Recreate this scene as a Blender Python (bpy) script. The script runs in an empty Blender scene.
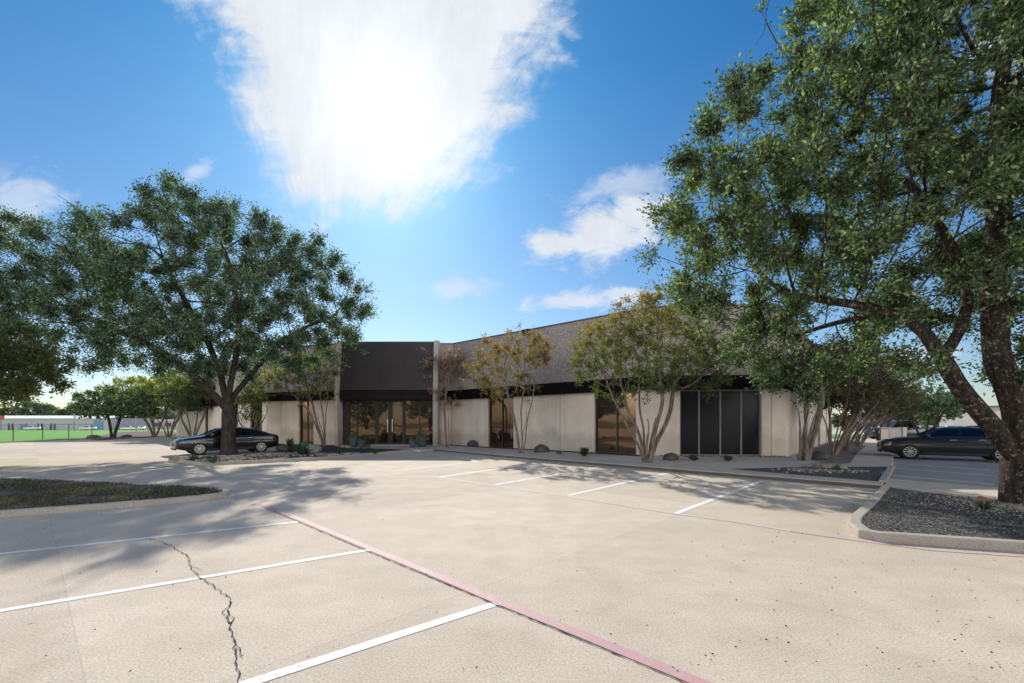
import bpy, bmesh, math, random
import numpy as np
from mathutils import Vector, Matrix
random.seed(11)
R = math.radians
scene = bpy.context.scene
COL = scene.collection
F = 450.0; H = 422.0; CH = 1.7           # focal length (px), horizon row, eye height

def gz(y):                                # the land falls away gently beyond the lot
    return -1.1 * min(1.0, max(0.0, (y - 46.0) / 110.0))
def gp(px, py, z=0.0):                    # pixel on the ground -> world point (used to survey the photo)
    Y = (CH - z) * F / (py - H)
    if Y > 46 and z == 0.0:
        for _ in range(60):
            Y = 0.5 * Y + 0.5 * (CH - gz(Y)) * F / (py - H)
    return Vector(((px - 512.0) / F * Y, Y, gz(Y) if z == 0.0 else z))
def at(px, Y, z=0.0): return Vector(((px - 512.0) / F * Y, Y, z))
def zat(py, Y): return CH + (H - py) / F * Y

# ------------------------------------------------------------------ materials
def newmat(name):
    m = bpy.data.materials.new(name); m.use_nodes = True
    nt = m.node_tree
    for n in list(nt.nodes): nt.nodes.remove(n)
    out = nt.nodes.new('ShaderNodeOutputMaterial')
    return m, nt, out
def N(nt, t, **k):
    n = nt.nodes.new('ShaderNode' + t)
    for a, v in k.items():
        if a.startswith('i_'):
            key = a[2:]
            key = int(key) if key.isdigit() else key.replace('_', ' ')
            n.inputs[key].default_value = v
        else: setattr(n, a, v)
    return n
def L(nt, a, b): nt.links.new(a, b)
def rgba(c): return (c[0], c[1], c[2], 1.0)
def noise(nt, vec, scale, detail=4, rough=.55):
    n = N(nt, 'TexNoise'); n.inputs['Scale'].default_value = scale; n.inputs['Detail'].default_value = detail
    n.inputs['Roughness'].default_value = rough
    L(nt, vec, n.inputs['Vector']); return n.outputs['Fac']
def ramp(nt, fac, stops):
    r = N(nt, 'ValToRGB'); e = r.color_ramp.elements
    while len(e) < len(stops): e.new(.5)
    for i, (p, c) in enumerate(stops):
        e[i].position = p; e[i].color = rgba(c) if len(c) == 3 else c
    L(nt, fac, r.inputs['Fac']); return r.outputs['Color']
def mixc(nt, fac, a, b, mode='MIX'):
    m = N(nt, 'Mix', data_type='RGBA', blend_type=mode)
    if isinstance(fac, float): m.inputs[0].default_value = fac
    else: L(nt, fac, m.inputs[0])
    for i, v in ((6, a), (7, b)):
        if isinstance(v, tuple): m.inputs[i].default_value = rgba(v)
        else: L(nt, v, m.inputs[i])
    return m.outputs[2]
def mth(nt, op, a, b=None, c=None, clamp=False):
    m = N(nt, 'Math', operation=op); m.use_clamp = clamp
    for i, v in enumerate((a, b, c)):
        if v is None: continue
        if isinstance(v, (int, float)): m.inputs[i].default_value = v
        else: L(nt, v, m.inputs[i])
    return m.outputs[0]
def bumpn(nt, h, dist, strength=1.0):
    b = N(nt, 'Bump'); b.inputs['Distance'].default_value = dist; b.inputs['Strength'].default_value = strength
    L(nt, h, b.inputs['Height']); return b.outputs[0]
def wpos(nt):
    return N(nt, 'NewGeometry').outputs['Position']
def opos(nt):
    return N(nt, 'TexCoord').outputs['Object']
def princ(nt, out, color, rough=.6, **k):
    p = N(nt, 'BsdfPrincipled')
    if isinstance(color, tuple): p.inputs['Base Color'].default_value = rgba(color)
    else: L(nt, color, p.inputs['Base Color'])
    if isinstance(rough, (int, float)): p.inputs['Roughness'].default_value = rough
    else: L(nt, rough, p.inputs['Roughness'])
    for a, v in k.items():
        key = a.replace('_', ' ')
        if isinstance(v, (int, float, tuple)): p.inputs[key].default_value = v
        else: L(nt, v, p.inputs[key])
    L(nt, p.outputs[0], out.inputs[0]); return p
def simple(name, c, rough=.6, var=.15, scale=3.0, bump=0.0, bscale=40., **k):
    m, nt, out = newmat(name)
    v = opos(nt)
    n = noise(nt, v, scale, 5)
    lo = tuple(x * (1 - var) for x in c); hi = tuple(min(1, x * (1 + var)) for x in c)
    col = ramp(nt, n, [(.3, lo), (.7, hi)])
    if bump: k['Normal'] = bumpn(nt, noise(nt, v, bscale, 3), bump)
    princ(nt, out, col, rough, **k); return m

def concrete(name, base, shade=1.0, stains=.5, seams=True, joints=None):
    m, nt, out = newmat(name)
    v = wpos(nt)
    big = noise(nt, v, .22, 4, .6); mid = noise(nt, v, 1.6, 5, .65); fine = noise(nt, v, 55., 3, .7); grit = noise(nt, v, 160., 2, .6)
    b = base
    c = ramp(nt, big, [(.28, tuple(x * .84 for x in b)), (.5, b), (.75, tuple(min(1, x * 1.10) for x in b))])
    c = mixc(nt, ramp(nt, mid, [(.32, (1, 1, 1)), (.62, (0, 0, 0))]), c, tuple(x * y * .86 for x, y in zip(b, (1, .985, .96))))
    c = mixc(nt, .75, c, ramp(nt, fine, [(.28, (.52, .51, .49)), (.5, (1, 1, 1)), (.72, (1.28, 1.28, 1.28, 1))]), 'MULTIPLY')
    c = mixc(nt, .6, c, ramp(nt, grit, [(.3, (.6, .58, .55)), (.46, (1, 1, 1)), (1, (1, 1, 1))]), 'MULTIPLY')
    # small dark oil drips
    vo = N(nt, 'TexVoronoi'); vo.inputs['Scale'].default_value = 2.3; vo.inputs['Randomness'].default_value = 1.0
    L(nt, v, vo.inputs['Vector'])
    spot = ramp(nt, vo.outputs['Distance'], [(.012, (.45, .43, .41)), (.06, (1, 1, 1))])
    c = mixc(nt, stains, c, spot, 'MULTIPLY')
    # soft drive-lane darkening
    w = noise(nt, mapv(nt, v, (.15, .8, 1), R(43)), 1.0, 4, .6)
    c = mixc(nt, stains, c, ramp(nt, w, [(.38, (.92, .917, .915)), (.55, (1, 1, 1))]), 'MULTIPLY')
    if seams:   # every cast slab has its own tone
        sl = N(nt, 'SeparateXYZ'); L(nt, mapv(nt, v, (1, 1, 1), R(43)), sl.inputs[0]); cb_ = N(nt, 'CombineXYZ')
        for k_, (o_, off_) in enumerate((('X', 1.1), ('Y', 2.05))):
            L(nt, mth(nt, 'FLOOR', mth(nt, 'ADD', mth(nt, 'MULTIPLY', sl.outputs[o_], 1 / 4.6), off_ / 4.6 + .5)), cb_.inputs[k_])
        wn_ = N(nt, 'TexWhiteNoise', noise_dimensions='3D'); L(nt, cb_.outputs[0], wn_.inputs['Vector'])
        c = mixc(nt, 1.0, c, ramp(nt, wn_.outputs['Value'], [(0, (.93, .925, .92)), (1, (1.04, 1.04, 1.035, 1))]), 'MULTIPLY')
        vs_ = N(nt, 'TexVoronoi'); vs_.inputs['Scale'].default_value = .42; L(nt, v, vs_.inputs['Vector'])
        blot = mth(nt, 'ADD', vs_.outputs['Distance'], mth(nt, 'MULTIPLY', mth(nt, 'SUBTRACT', mid, .5), .5))
        c = mixc(nt, .55, c, ramp(nt, blot, [(.02, (.74, .725, .70)), (.20, (1, 1, 1))]), 'MULTIPLY')
    if seams:   # saw-cut joints aligned with the bays
        s = N(nt, 'SeparateXYZ'); L(nt, mapv(nt, v, (1, 1, 1), R(43)), s.inputs[0])
        fac = None
        for o, per, off in (('X', 4.6, 1.1), ('Y', 4.6, 2.05)):
            t = mth(nt, 'ADD', mth(nt, 'MULTIPLY', s.outputs[o], 1 / per), off / per)
            t = mth(nt, 'ABSOLUTE', mth(nt, 'SUBTRACT', mth(nt, 'FRACT', t), .5))
            e = mth(nt, 'LESS_THAN', t, .0016)
            fac = e if fac is None else mth(nt, 'MAXIMUM', fac, e)
        c = mixc(nt, mth(nt, 'MULTIPLY', fac, .12), c, (.12, .11, .10))
    princ(nt, out, c, .88, Normal=bumpn(nt, mth(nt, 'ADD', fine, mth(nt, 'MULTIPLY', grit, .6)), .0025),
          Specular_IOR_Level=.25)
    return m
def mapv(nt, v, sc, rz=0.0):
    mp = N(nt, 'Mapping'); mp.inputs['Scale'].default_value = sc; mp.inputs['Rotation'].default_value = (0, 0, rz)
    L(nt, v, mp.inputs['Vector']); return mp.outputs[0]
def gravel(name, cols, scale, bump=.02):
    m, nt, out = newmat(name)
    v = wpos(nt)
    vo = N(nt, 'TexVoronoi'); vo.inputs['Scale'].default_value = scale; L(nt, v, vo.inputs['Vector'])
    s = N(nt, 'SeparateColor'); L(nt, vo.outputs['Color'], s.inputs[0])
    c = ramp(nt, s.outputs[0], [(i / (len(cols) - 1), cc) for i, cc in enumerate(cols)])
    edge = ramp(nt, vo.outputs['Distance'], [(.2, (1, 1, 1)), (.75, (.25, .25, .25))])
    c = mixc(nt, 1.0, c, edge, 'MULTIPLY')
    princ(nt, out, c, .9, Normal=bumpn(nt, mth(nt, 'MULTIPLY', vo.outputs['Distance'], -1.0), bump))
    return m
def leafmat(name, cols, trans=.45, gloss=.04):
    m, nt, out = newmat(name)
    a = N(nt, 'Attribute', attribute_name='leaf_tint')
    big = noise(nt, opos(nt), .55, 3)
    fac = mth(nt, 'ADD', mth(nt, 'MULTIPLY', a.outputs['Fac'], .9), mth(nt, 'MULTIPLY', mth(nt, 'SUBTRACT', big, .45), .55), clamp=True)
    c = ramp(nt, fac, [(i / (len(cols) - 1), cc) for i, cc in enumerate(cols)])
    d = N(nt, 'BsdfDiffuse'); L(nt, c, d.inputs[0])
    t = N(nt, 'BsdfTranslucent'); L(nt, mixc(nt, 1.0, c, (1.1, 1.35, .6), 'MULTIPLY'), t.inputs[0])
    mx = N(nt, 'MixShader'); mx.inputs[0].default_value = trans; L(nt, d.outputs[0], mx.inputs[1]); L(nt, t.outputs[0], mx.inputs[2])
    g = N(nt, 'BsdfGlossy'); g.inputs['Roughness'].default_value = .6; g.inputs['Color'].default_value = (.9, .95, 1, 1)
    m2 = N(nt, 'MixShader'); m2.inputs[0].default_value = gloss
    L(nt, mx.outputs[0], m2.inputs[1]); L(nt, g.outputs[0], m2.inputs[2]); L(nt, m2.outputs[0], out.inputs[0])
    return m
def barkmat(name, a, b, sc=6.0, lichen=None):
    m, nt, out = newmat(name)
    v = opos(nt)
    n = noise(nt, mapv(nt, v, (1, 1, .28)), sc * 2.2, 6, .7)
    c = ramp(nt, n, [(.35, a), (.68, b)])
    if lichen:
        l = noise(nt, v, 13.0, 5, .75)
        c = mixc(nt, ramp(nt, l, [(.56, (0, 0, 0)), (.62, (.85, .85, .85))]), c, lichen)
    princ(nt, out, c, .95, Normal=bumpn(nt, n, .06), Specular_IOR_Level=.1)
    return m
def glassmat(name, tint, refl, rough=.015, wav=.004, blinds=None):
    m, nt, out = newmat(name)
    v = wpos(nt)
    bn = bumpn(nt, noise(nt, v, .9, 2), wav)
    base = tint
    if blinds:
        s = N(nt, 'SeparateXYZ'); L(nt, v, s.inputs[0])
        w = mth(nt, 'FRACT', mth(nt, 'MULTIPLY', s.outputs['Z'], blinds))
        base = mixc(nt, ramp(nt, w, [(.55, (0, 0, 0)), (.75, (1, 1, 1))]), tint, tuple(x * 2.3 for x in tint))
    p = N(nt, 'BsdfPrincipled'); p.inputs['Roughness'].default_value = .3
    if isinstance(base, tuple): p.inputs['Base Color'].default_value = rgba(base)
    else: L(nt, base, p.inputs['Base Color'])
    g = N(nt, 'BsdfGlossy'); g.inputs['Roughness'].default_value = rough; g.inputs['Color'].default_value = rgba(refl); L(nt, bn, g.inputs['Normal'])
    fr = N(nt, 'Fresnel'); fr.inputs[0].default_value = 1.5
    f = mth(nt, 'ADD', mth(nt, 'MULTIPLY', fr.outputs[0], .6), .62, clamp=True)
    mx = N(nt, 'MixShader'); L(nt, f, mx.inputs[0]); L(nt, p.outputs[0], mx.inputs[1]); L(nt, g.outputs[0], mx.inputs[2])
    L(nt, mx.outputs[0], out.inputs[0]); return m
def paint(name, c, metallic=.3, rough=.28):
    m, nt, out = newmat(name)
    p = princ(nt, out, c, rough, Metallic=metallic, Coat_Weight=1.0, Coat_Roughness=.04)
    return m

M = {}
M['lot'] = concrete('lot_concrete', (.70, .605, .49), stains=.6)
M['walk'] = concrete('walk_concrete', (.66, .585, .485), stains=.3, seams=False)
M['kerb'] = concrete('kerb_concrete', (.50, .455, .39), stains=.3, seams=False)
M['kerb_shade'] = concrete('painted_kerb_shade', (.15, .138, .12), stains=.6, seams=False)  # dark tone paints the shade on the kerb's front face
M['bed_soil'] = simple('dry_bed_soil', (.20, .175, .15), .95, .4, 5., .02, 40.)
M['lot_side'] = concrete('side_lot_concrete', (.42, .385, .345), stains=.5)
M['asphalt'] = concrete('road_surface', (.20, .19, .18), stains=.3, seams=False)
def grassmat():
    m, nt, out = newmat('lawn_grass'); v = wpos(nt)
    a = noise(nt, v, .2, 5); b = noise(nt, v, 14., 4)
    c = mixc(nt, .5, ramp(nt, a, [(.3, (.13, .38, .05)), (.7, (.20, .48, .07))]), ramp(nt, b, [(.3, (.09, .26, .03)), (.7, (.19, .42, .06))]))
    princ(nt, out, c, .95, Normal=bumpn(nt, b, .05)); return m
M['lawn'] = grassmat()
M['soil'] = simple('planting_soil', (.11, .09, .07), .95, .45, 7., .02, 50.)
M['field'] = simple('dry_field', (.15, .15, .075), .95, .3, .3, .02, 4.)
M['mulch'] = gravel('dark_mulch', [(.03, .026, .022), (.065, .055, .045), (.10, .085, .07)], 30.)
M['darkgravel'] = gravel('dark_gravel', [(.05, .048, .046), (.10, .096, .09), (.17, .16, .15), (.30, .28, .26)], 24., .025)
M['palegravel'] = gravel('pale_gravel', [(.2, .18, .16), (.38, .34, .3), (.55, .5, .45)], 16., .03)
def worn(name, c, thr=.40, under=None):
    m, nt, out = newmat(name); v = wpos(nt)
    n = noise(nt, v, 22., 6, .75); n2 = noise(nt, v, 2.5, 3)
    f = mth(nt, 'ADD', mth(nt, 'MULTIPLY', n, .6), mth(nt, 'MULTIPLY', n2, .4))
    a = ramp(nt, f, [(thr - .03, (0, 0, 0)), (thr + .05, (1, 1, 1))])
    col = mixc(nt, a, under or (.50, .45, .38), c)
    princ(nt, out, col, .7, Normal=bumpn(nt, noise(nt, v, 60., 3), .004)); return m
M['white_line'] = worn('white_line_paint', (.86, .86, .84), .405)
M['faded_line'] = worn('faded_white_line_paint', (.70, .68, .65), .45)
M['side_line'] = worn('side_white_line_paint', (.85, .85, .84), .36, (.42, .385, .345))
M['pink_line'] = worn('faded_red_line_paint', (.58, .34, .35), .43, (.56, .49, .42))
M['pale_pink_line'] = worn('very_faded_red_line_paint', (.70, .60, .55), .46, (.60, .53, .44))
M['kerb_pink'] = worn('faded_kerbside_paint', (.58, .44, .42), .45, (.60, .53, .44))
M['crack'] = simple('crack_filler', (.035, .03, .027), .95, .4, 20.)
def facademat(name, base, streak=.35):
    m, nt, out = newmat(name); v = wpos(nt)
    st = noise(nt, mapv(nt, v, (3.2, 3.2, .22)), 1.0, 5, .6); bl = noise(nt, v, .8, 5, .65); fi = noise(nt, v, 30., 3)
    c = ramp(nt, st, [(.3, tuple(x * (1 - streak) for x in base)), (.6, base), (.8, tuple(x * 1.08 for x in base))])
    c = mixc(nt, ramp(nt, bl, [(.5, (0, 0, 0)), (.7, (.55, .55, .55))]), c, tuple(x * .70 for x in base))
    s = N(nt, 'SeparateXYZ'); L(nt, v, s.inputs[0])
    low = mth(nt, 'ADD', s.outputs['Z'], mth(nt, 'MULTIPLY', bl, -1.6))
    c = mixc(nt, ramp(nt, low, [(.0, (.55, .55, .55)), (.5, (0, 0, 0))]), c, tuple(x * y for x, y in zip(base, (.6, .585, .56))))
    princ(nt, out, c, .9, Normal=bumpn(nt, mth(nt, 'ADD', fi, st), .012), Specular_IOR_Level=.2); return m
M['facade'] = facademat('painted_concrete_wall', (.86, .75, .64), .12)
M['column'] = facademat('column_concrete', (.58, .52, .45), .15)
def aggmat():
    m, nt, out = newmat('exposed_aggregate_panel'); v = wpos(nt)
    vo = N(nt, 'TexVoronoi'); vo.inputs['Scale'].default_value = 26.; L(nt, v, vo.inputs['Vector'])
    s = N(nt, 'SeparateColor'); L(nt, vo.outputs['Color'], s.inputs[0])
    c = ramp(nt, s.outputs[0], [(0, (.37, .315, .27)), (.35, (.54, .465, .405)), (.7, (.68, .60, .53)), (.92, (.86, .79, .72)), (1, (.27, .23, .20))])
    c = mixc(nt, 1.0, c, ramp(nt, vo.outputs['Distance'], [(.3, (1, 1, 1)), (.8, (.45, .45, .45))]), 'MULTIPLY')
    bl = noise(nt, v, .6, 4)
    c = mixc(nt, 1.0, c, ramp(nt, bl, [(.3, (.85, .85, .86)), (.7, (1.1, 1.08, 1.06, 1))]), 'MULTIPLY')
    princ(nt, out, c, .9, Normal=bumpn(nt, mth(nt, 'MULTIPLY', vo.outputs['Distance'], -1.), .03)); return m
M['aggregate'] = aggmat()
M['fascia'] = simple('dark_fascia_metal', (.008, .006, .006), .8, .2, 1.2, Specular_IOR_Level=.1)
def seammetal():
    m, nt, out = newmat('brown_ribbed_metal'); v = wpos(nt)
    s = N(nt, 'SeparateXYZ'); L(nt, v, s.inputs[0])
    w = mth(nt, 'FRACT', mth(nt, 'MULTIPLY', s.outputs['X'], 2.5))
    n = noise(nt, v, .7, 4)
    c = ramp(nt, n, [(.3, (.038, .031, .03)), (.7, (.052, .042, .04))])
    c = mixc(nt, ramp(nt, w, [(.9, (0, 0, 0)), (.96, (.6, .6, .6))]), c, (.045, .038, .037))
    princ(nt, out, c, .5, Normal=bumpn(nt, w, .004)); return m
M['ribbed'] = seammetal()
M['entry_band'] = simple('entry_band_metal', (.018, .012, .011), .7, .15, 1., Specular_IOR_Level=.2)
M['coping'] = simple('coping_metal', (.10, .09, .085), .5, .2, 2.)
M['frame_dark'] = simple('bronze_frame', (.03, .022, .018), .4, .2, 5.)
M['frame_grey'] = simple('grey_aluminium_frame', (.22, .215, .205), .4, .1, 5.)
M['bronze_glass'] = glassmat('bronze_glass', (.02, .010, .006), (.22, .135, .085))
M['dark_glass'] = glassmat('dark_screened_glass', (.014, .014, .017), (.02, .02, .024), .12, .002, 22.)
M['roof'] = simple('roof_membrane', (.3, .29, .27), .9, .2, .5)
M['bark_oak'] = barkmat('oak_bark', (.022, .017, .014), (.095, .075, .06), 6.0, (.33, .31, .27))
M['bark_oak2'] = barkmat('distant_oak_bark', (.03, .024, .02), (.10, .085, .07), 4.0)
M['bark_myrtle'] = barkmat('myrtle_bark', (.14, .10, .08), (.38, .31, .26), 4.0)
M['leaf_oak'] = leafmat('oak_leaves', [(.016, .028, .014), (.068, .108, .040), (.165, .23, .085), (.54, .62, .36)], .42, .05)  # palest stop paints light glinting on leaf faces into the colour
M['leaf_oak_left'] = leafmat('blue_green_oak_leaves', [(.016, .032, .02), (.06, .102, .056), (.14, .212, .115), (.48, .60, .42)], .40, .05)  # pale end again puts leaf highlights into the colour
M['leaf_olive'] = leafmat('olive_leaves', [(.05, .075, .028), (.09, .125, .04), (.15, .18, .06), (.26, .24, .09)], .5)
M['leaf_autumn'] = leafmat('autumn_myrtle_leaves', [(.12, .10, .045), (.25, .18, .07), (.37, .23, .11), (.48, .24, .15)], .5)
M['leaf_green_autumn'] = leafmat('green_gold_myrtle_leaves', [(.045, .085, .03), (.12, .16, .045), (.34, .25, .07), (.58, .25, .12)], .5)
M['leaf_pink'] = leafmat('pinkish_myrtle_leaves', [(.20, .15, .10), (.34, .23, .15), (.50, .29, .21), (.56, .34, .25)], .45)
M['leaf_purple'] = leafmat('brownish_myrtle_leaves', [(.05, .055, .03), (.095, .09, .045), (.15, .12, .065), (.27, .17, .10)], .45)
M['leaf_yellow'] = leafmat('yellow_green_leaves', [(.09, .12, .03), (.19, .22, .05), (.32, .30, .07), (.48, .33, .10)], .6)
M['leaf_far'] = leafmat('far_tree_leaves', [(.04, .06, .03), (.065, .09, .04), (.10, .12, .055), (.15, .14, .07)], .4)
M['plant'] = leafmat('shrub_leaves', [(.03, .06, .015), (.06, .11, .025), (.10, .17, .04)], .35)
M['agave'] = leafmat('blue_green_blades', [(.03, .07, .05), (.05, .11, .07), (.09, .16, .09)], .25)
M['cover'] = leafmat('ground_cover_leaves', [(.045, .045, .028), (.085, .09, .045), (.16, .145, .085), (.30, .25, .17)], .3)
M['rock'] = simple('boulder_stone', (.26, .235, .21), .9, .45, 5., .03, 9.)
M['darkrock'] = simple('dark_boulder_stone', (.10, .09, .08), .9, .45, 5., .03, 9.)
M['redrock'] = simple('reddish_sandstone', (.34, .19, .15), .9, .3, 5., .02, 12.)
M['stones'] = leafmat('loose_stones', [(.10, .09, .08), (.3, .27, .24), (.50, .45, .40)], .0, .0)
M['tyre'] = simple('tyre_rubber', (.015, .015, .016), .85, .2, 20.)
M['rim'] = simple('alloy_rim', (.55, .56, .58), .3, .05, 5., Metallic=.9)
M['carglass'] = glassmat('car_glass', (.006, .006, .007), (.07, .07, .08), .02, .0)
M['black_paint'] = paint('black_car_paint', (.008, .009, .014))
M['grey_paint'] = paint('charcoal_car_paint', (.022, .020, .023), .5)
M['truck_paint'] = paint('dark_truck_paint', (.02, .018, .018))
M['white_paint'] = paint('white_car_paint', (.7, .7, .7), 0.)
M['silver_paint'] = paint('silver_car_paint', (.4, .41, .43), .6)
M['red_paint'] = paint('red_car_paint', (.35, .03, .03), .1)
M['black_plastic'] = simple('black_plastic', (.012, .012, .013), .5, .1, 9.)
M['headlamp'] = simple('headlamp_lens', (.55, .58, .6), .12, .1, 9.)
M['taillamp'] = simple('taillamp_lens', (.3, .01, .01), .15, .1, 9.)
M['chrome'] = simple('chrome', (.7, .7, .7), .15, .02, 9., Metallic=1.)
M['planter'] = simple('grey_glazed_clay', (.09, .10, .105), .45, .2, 5.)
M['galv'] = simple('galvanised_steel', (.28, .29, .29), .45, .1, 9., Metallic=.5)
M['shed_wall'] = simple('pale_metal_siding', (.42, .42, .46), .7, .08, .5)
M['shed_roof'] = simple('white_metal_roof', (.85, .85, .85), .6, .05, .5)
M['blue_door'] = simple('blue_roller_door', (.12, .25, .42), .6, .1, 1.)
M['dark_door'] = simple('dark_painted_door', (.05, .055, .07), .6, .1, 1.)
M['red_sign'] = simple('red_sign_face', (.5, .05, .07), .6, .1, 1.)
M['cabinet'] = simple('beige_cabinet_paint', (.42, .39, .34), .6, .15, 2.)
M['teal_fabric'] = simple('dark_teal_canvas', (.02, .07, .075), .85, .2, 4.)
M['far_block'] = simple('pale_masonry', (.45, .43, .40), .9, .12, .3)
M['far_window'] = simple('far_dark_glass', (.06, .07, .08), .3, .2, .3)

# ------------------------------------------------------------------ mesh helpers
def tag(o, label=None, cat=None, group=None, kind=None):
    if label: o['label'] = label
    if cat: o['category'] = cat
    if group: o['group'] = group
    if kind: o['kind'] = kind
    return o
def empty(name, loc, label=None, cat=None, group=None, rz=0.0):
    o = bpy.data.objects.new(name, None); COL.objects.link(o)
    o.location = loc; o.rotation_euler = (0, 0, rz); o.empty_display_size = .3
    return tag(o, label, cat, group)
def rootloc(p):
    while p.parent: p = p.parent
    return np.array(p.location)
class MB:
    def __init__(s): s.v = []; s.f = []
    def add(s, vs, fs):
        o = len(s.v); s.v += [tuple(x) for x in vs]; s.f += [tuple(i + o for i in f) for f in fs]; return s
    def box(s, c, d, rz=0.0):
        hx, hy, hz = d[0] / 2, d[1] / 2, d[2] / 2; cs, sn = math.cos(rz), math.sin(rz); vs = []
        for z in (-hz, hz):
            for x, y in ((-hx, -hy), (hx, -hy), (hx, hy), (-hx, hy)):
                vs.append((c[0] + x * cs - y * sn, c[1] + x * sn + y * cs, c[2] + z))
        return s.add(vs, [(3, 2, 1, 0), (4, 5, 6, 7), (0, 1, 5, 4), (1, 2, 6, 5), (2, 3, 7, 6), (3, 0, 4, 7)])
    def slab(s, a, b, d0, d1, z0, z1, e0=0., e1=0.):
        """box along the line a->b, from offset d0 to d1 on its right-hand side"""
        a = Vector((a[0], a[1])); b = Vector((b[0], b[1])); u = (b - a).normalized(); n = Vector((u.y, -u.x))
        a = a - u * e0; b = b + u * e1
        q = [a + n * d0, b + n * d0, b + n * d1, a + n * d1]
        return s.prism(q, z0, z1)
    def prism(s, poly, z0, z1):
        q = [(p[0], p[1]) for p in poly]
        ar = sum(q[i][0] * q[(i + 1) % len(q)][1] - q[(i + 1) % len(q)][0] * q[i][1] for i in range(len(q)))
        if ar < 0: q = q[::-1]
        n = len(q); vs = [(x, y, z0) for x, y in q] + [(x, y, z1) for x, y in q]
        fs = [tuple(range(n - 1, -1, -1)), tuple(range(n, 2 * n))]
        fs += [(i, (i + 1) % n, n + (i + 1) % n, n + i) for i in range(n)]
        return s.add(vs, fs)
    def sheet(s, poly):
        q = [(p[0], p[1], p[2]) for p in poly]
        ar = sum(q[i][0] * q[(i + 1) % len(q)][1] - q[(i + 1) % len(q)][0] * q[i][1] for i in range(len(q)))
        if ar < 0: q = q[::-1]
        return s.add(q, [tuple(range(len(q)))])
    def tube(s, pts, rad, n=8, cap=True):
        pts = [Vector(p) for p in pts]; o = len(s.v)
        if not hasattr(rad, '__len__'): rad = [rad] * len(pts)
        prev = None
        for i, p in enumerate(pts):
            t = (pts[min(i + 1, len(pts) - 1)] - pts[max(i - 1, 0)]).normalized()
            if prev is None: prev = Vector((1, 0, 0)) if abs(t.x) < .9 else Vector((0, 1, 0))
            u = (prev - t * prev.dot(t)).normalized(); w = t.cross(u); prev = u
            for k in range(n):
                a = 2 * math.pi * k / n
                s.v.append(tuple(p + (u * math.cos(a) + w * math.sin(a)) * rad[i]))
        for i in range(len(pts) - 1):
            for k in range(n):
                a = o + i * n + k; b = o + i * n + (k + 1) % n
                s.f.append((a, b, b + n, a + n))
        if cap:
            s.f.append(tuple(o + k for k in range(n - 1, -1, -1))); e = o + (len(pts) - 1) * n
            s.f.append(tuple(e + k for k in range(n)))
        return s
    def lathe(s, c, prof, n=20, axis='z'):
        o = len(s.v)
        for r, h in prof:
            for k in range(n):
                a = 2 * math.pi * k / n
                if axis == 'z': s.v.append((c[0] + r * math.cos(a), c[1] + r * math.sin(a), c[2] + h))
                else: s.v.append((c[0] + r * math.cos(a), c[1] - h, c[2] + r * math.sin(a)))
        for i in range(len(prof) - 1):
            for k in range(n):
                a = o + i * n + k; b = o + i * n + (k + 1) % n
                s.f.append((a, b, b + n, a + n))
        return s
    def build(s, name, mat, parent=None, bevel=0.0, smooth=False, world=True):
        me = bpy.data.meshes.new(name)
        vs = np.array(s.v, dtype=float).reshape(-1, 3)
        if parent is not None and world: vs = vs - rootloc(parent)
        me.from_pydata(vs.tolist(), [], s.f); me.update()
        if mat: me.materials.append(mat)
        if smooth:
            for p in me.polygons: p.use_smooth = True
        o = bpy.data.objects.new(name, me); COL.objects.link(o)
        if parent is not None: o.parent = parent
        if bevel:
            b = o.modifiers.new('bevel', 'BEVEL'); b.width = bevel; b.segments = 2; b.limit_method = 'ANGLE'; b.angle_limit = R(40)
        return o
def fast_mesh(name, verts, faces_n, mat, parent=None, tint=None, smooth=False, loc=None):
    """verts (N,3) laid out face after face, every face faces_n corners, no shared corners"""
    nv = len(verts); nf = nv // faces_n
    me = bpy.data.meshes.new(name)
    me.vertices.add(nv); me.vertices.foreach_set('co', np.ascontiguousarray(verts, dtype=np.float32).ravel())
    me.loops.add(nv); me.loops.foreach_set('vertex_index', np.arange(nv, dtype=np.int32))
    me.polygons.add(nf); me.polygons.foreach_set('loop_start', np.arange(0, nv, faces_n, dtype=np.int32))
    if tint is not None:
        a = me.attributes.new('leaf_tint', 'FLOAT', 'POINT'); a.data.foreach_set('value', np.repeat(tint, faces_n).astype(np.float32))
    me.update(calc_edges=True); me.validate()
    me.materials.append(mat)
    o = bpy.data.objects.new(name, me); COL.objects.link(o)
    if parent is not None: o.parent = parent
    if loc is not None: o.location = loc
    return o
def structure(name, mb, mat, bevel=0.0): return tag(mb.build(name, mat, None, bevel), kind='structure')
def copy_tree(o, parent=None):
    c = o.copy(); COL.objects.link(c)
    if parent is not None: c.parent = parent
    for ch in list(o.children): copy_tree(ch, c)
    return c
def inset(poly, d):
    """offset a closed polygon inwards"""
    q = [Vector((p[0], p[1])) for p in poly]; n = len(q)
    ar = sum(q[i].x * q[(i + 1) % n].y - q[(i + 1) % n].x * q[i].y for i in range(n)); sg = 1 if ar > 0 else -1
    out = []
    for i in range(n):
        a = (q[i] - q[i - 1]).normalized(); b = (q[(i + 1) % n] - q[i]).normalized()
        na = Vector((-a.y, a.x)) * sg; nb = Vector((-b.y, b.x)) * sg
        m = (na + nb); m = m.normalized() if m.length > 1e-4 else na
        out.append(q[i] + m * (d / max(.35, m.dot(na))))
    return out

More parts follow.
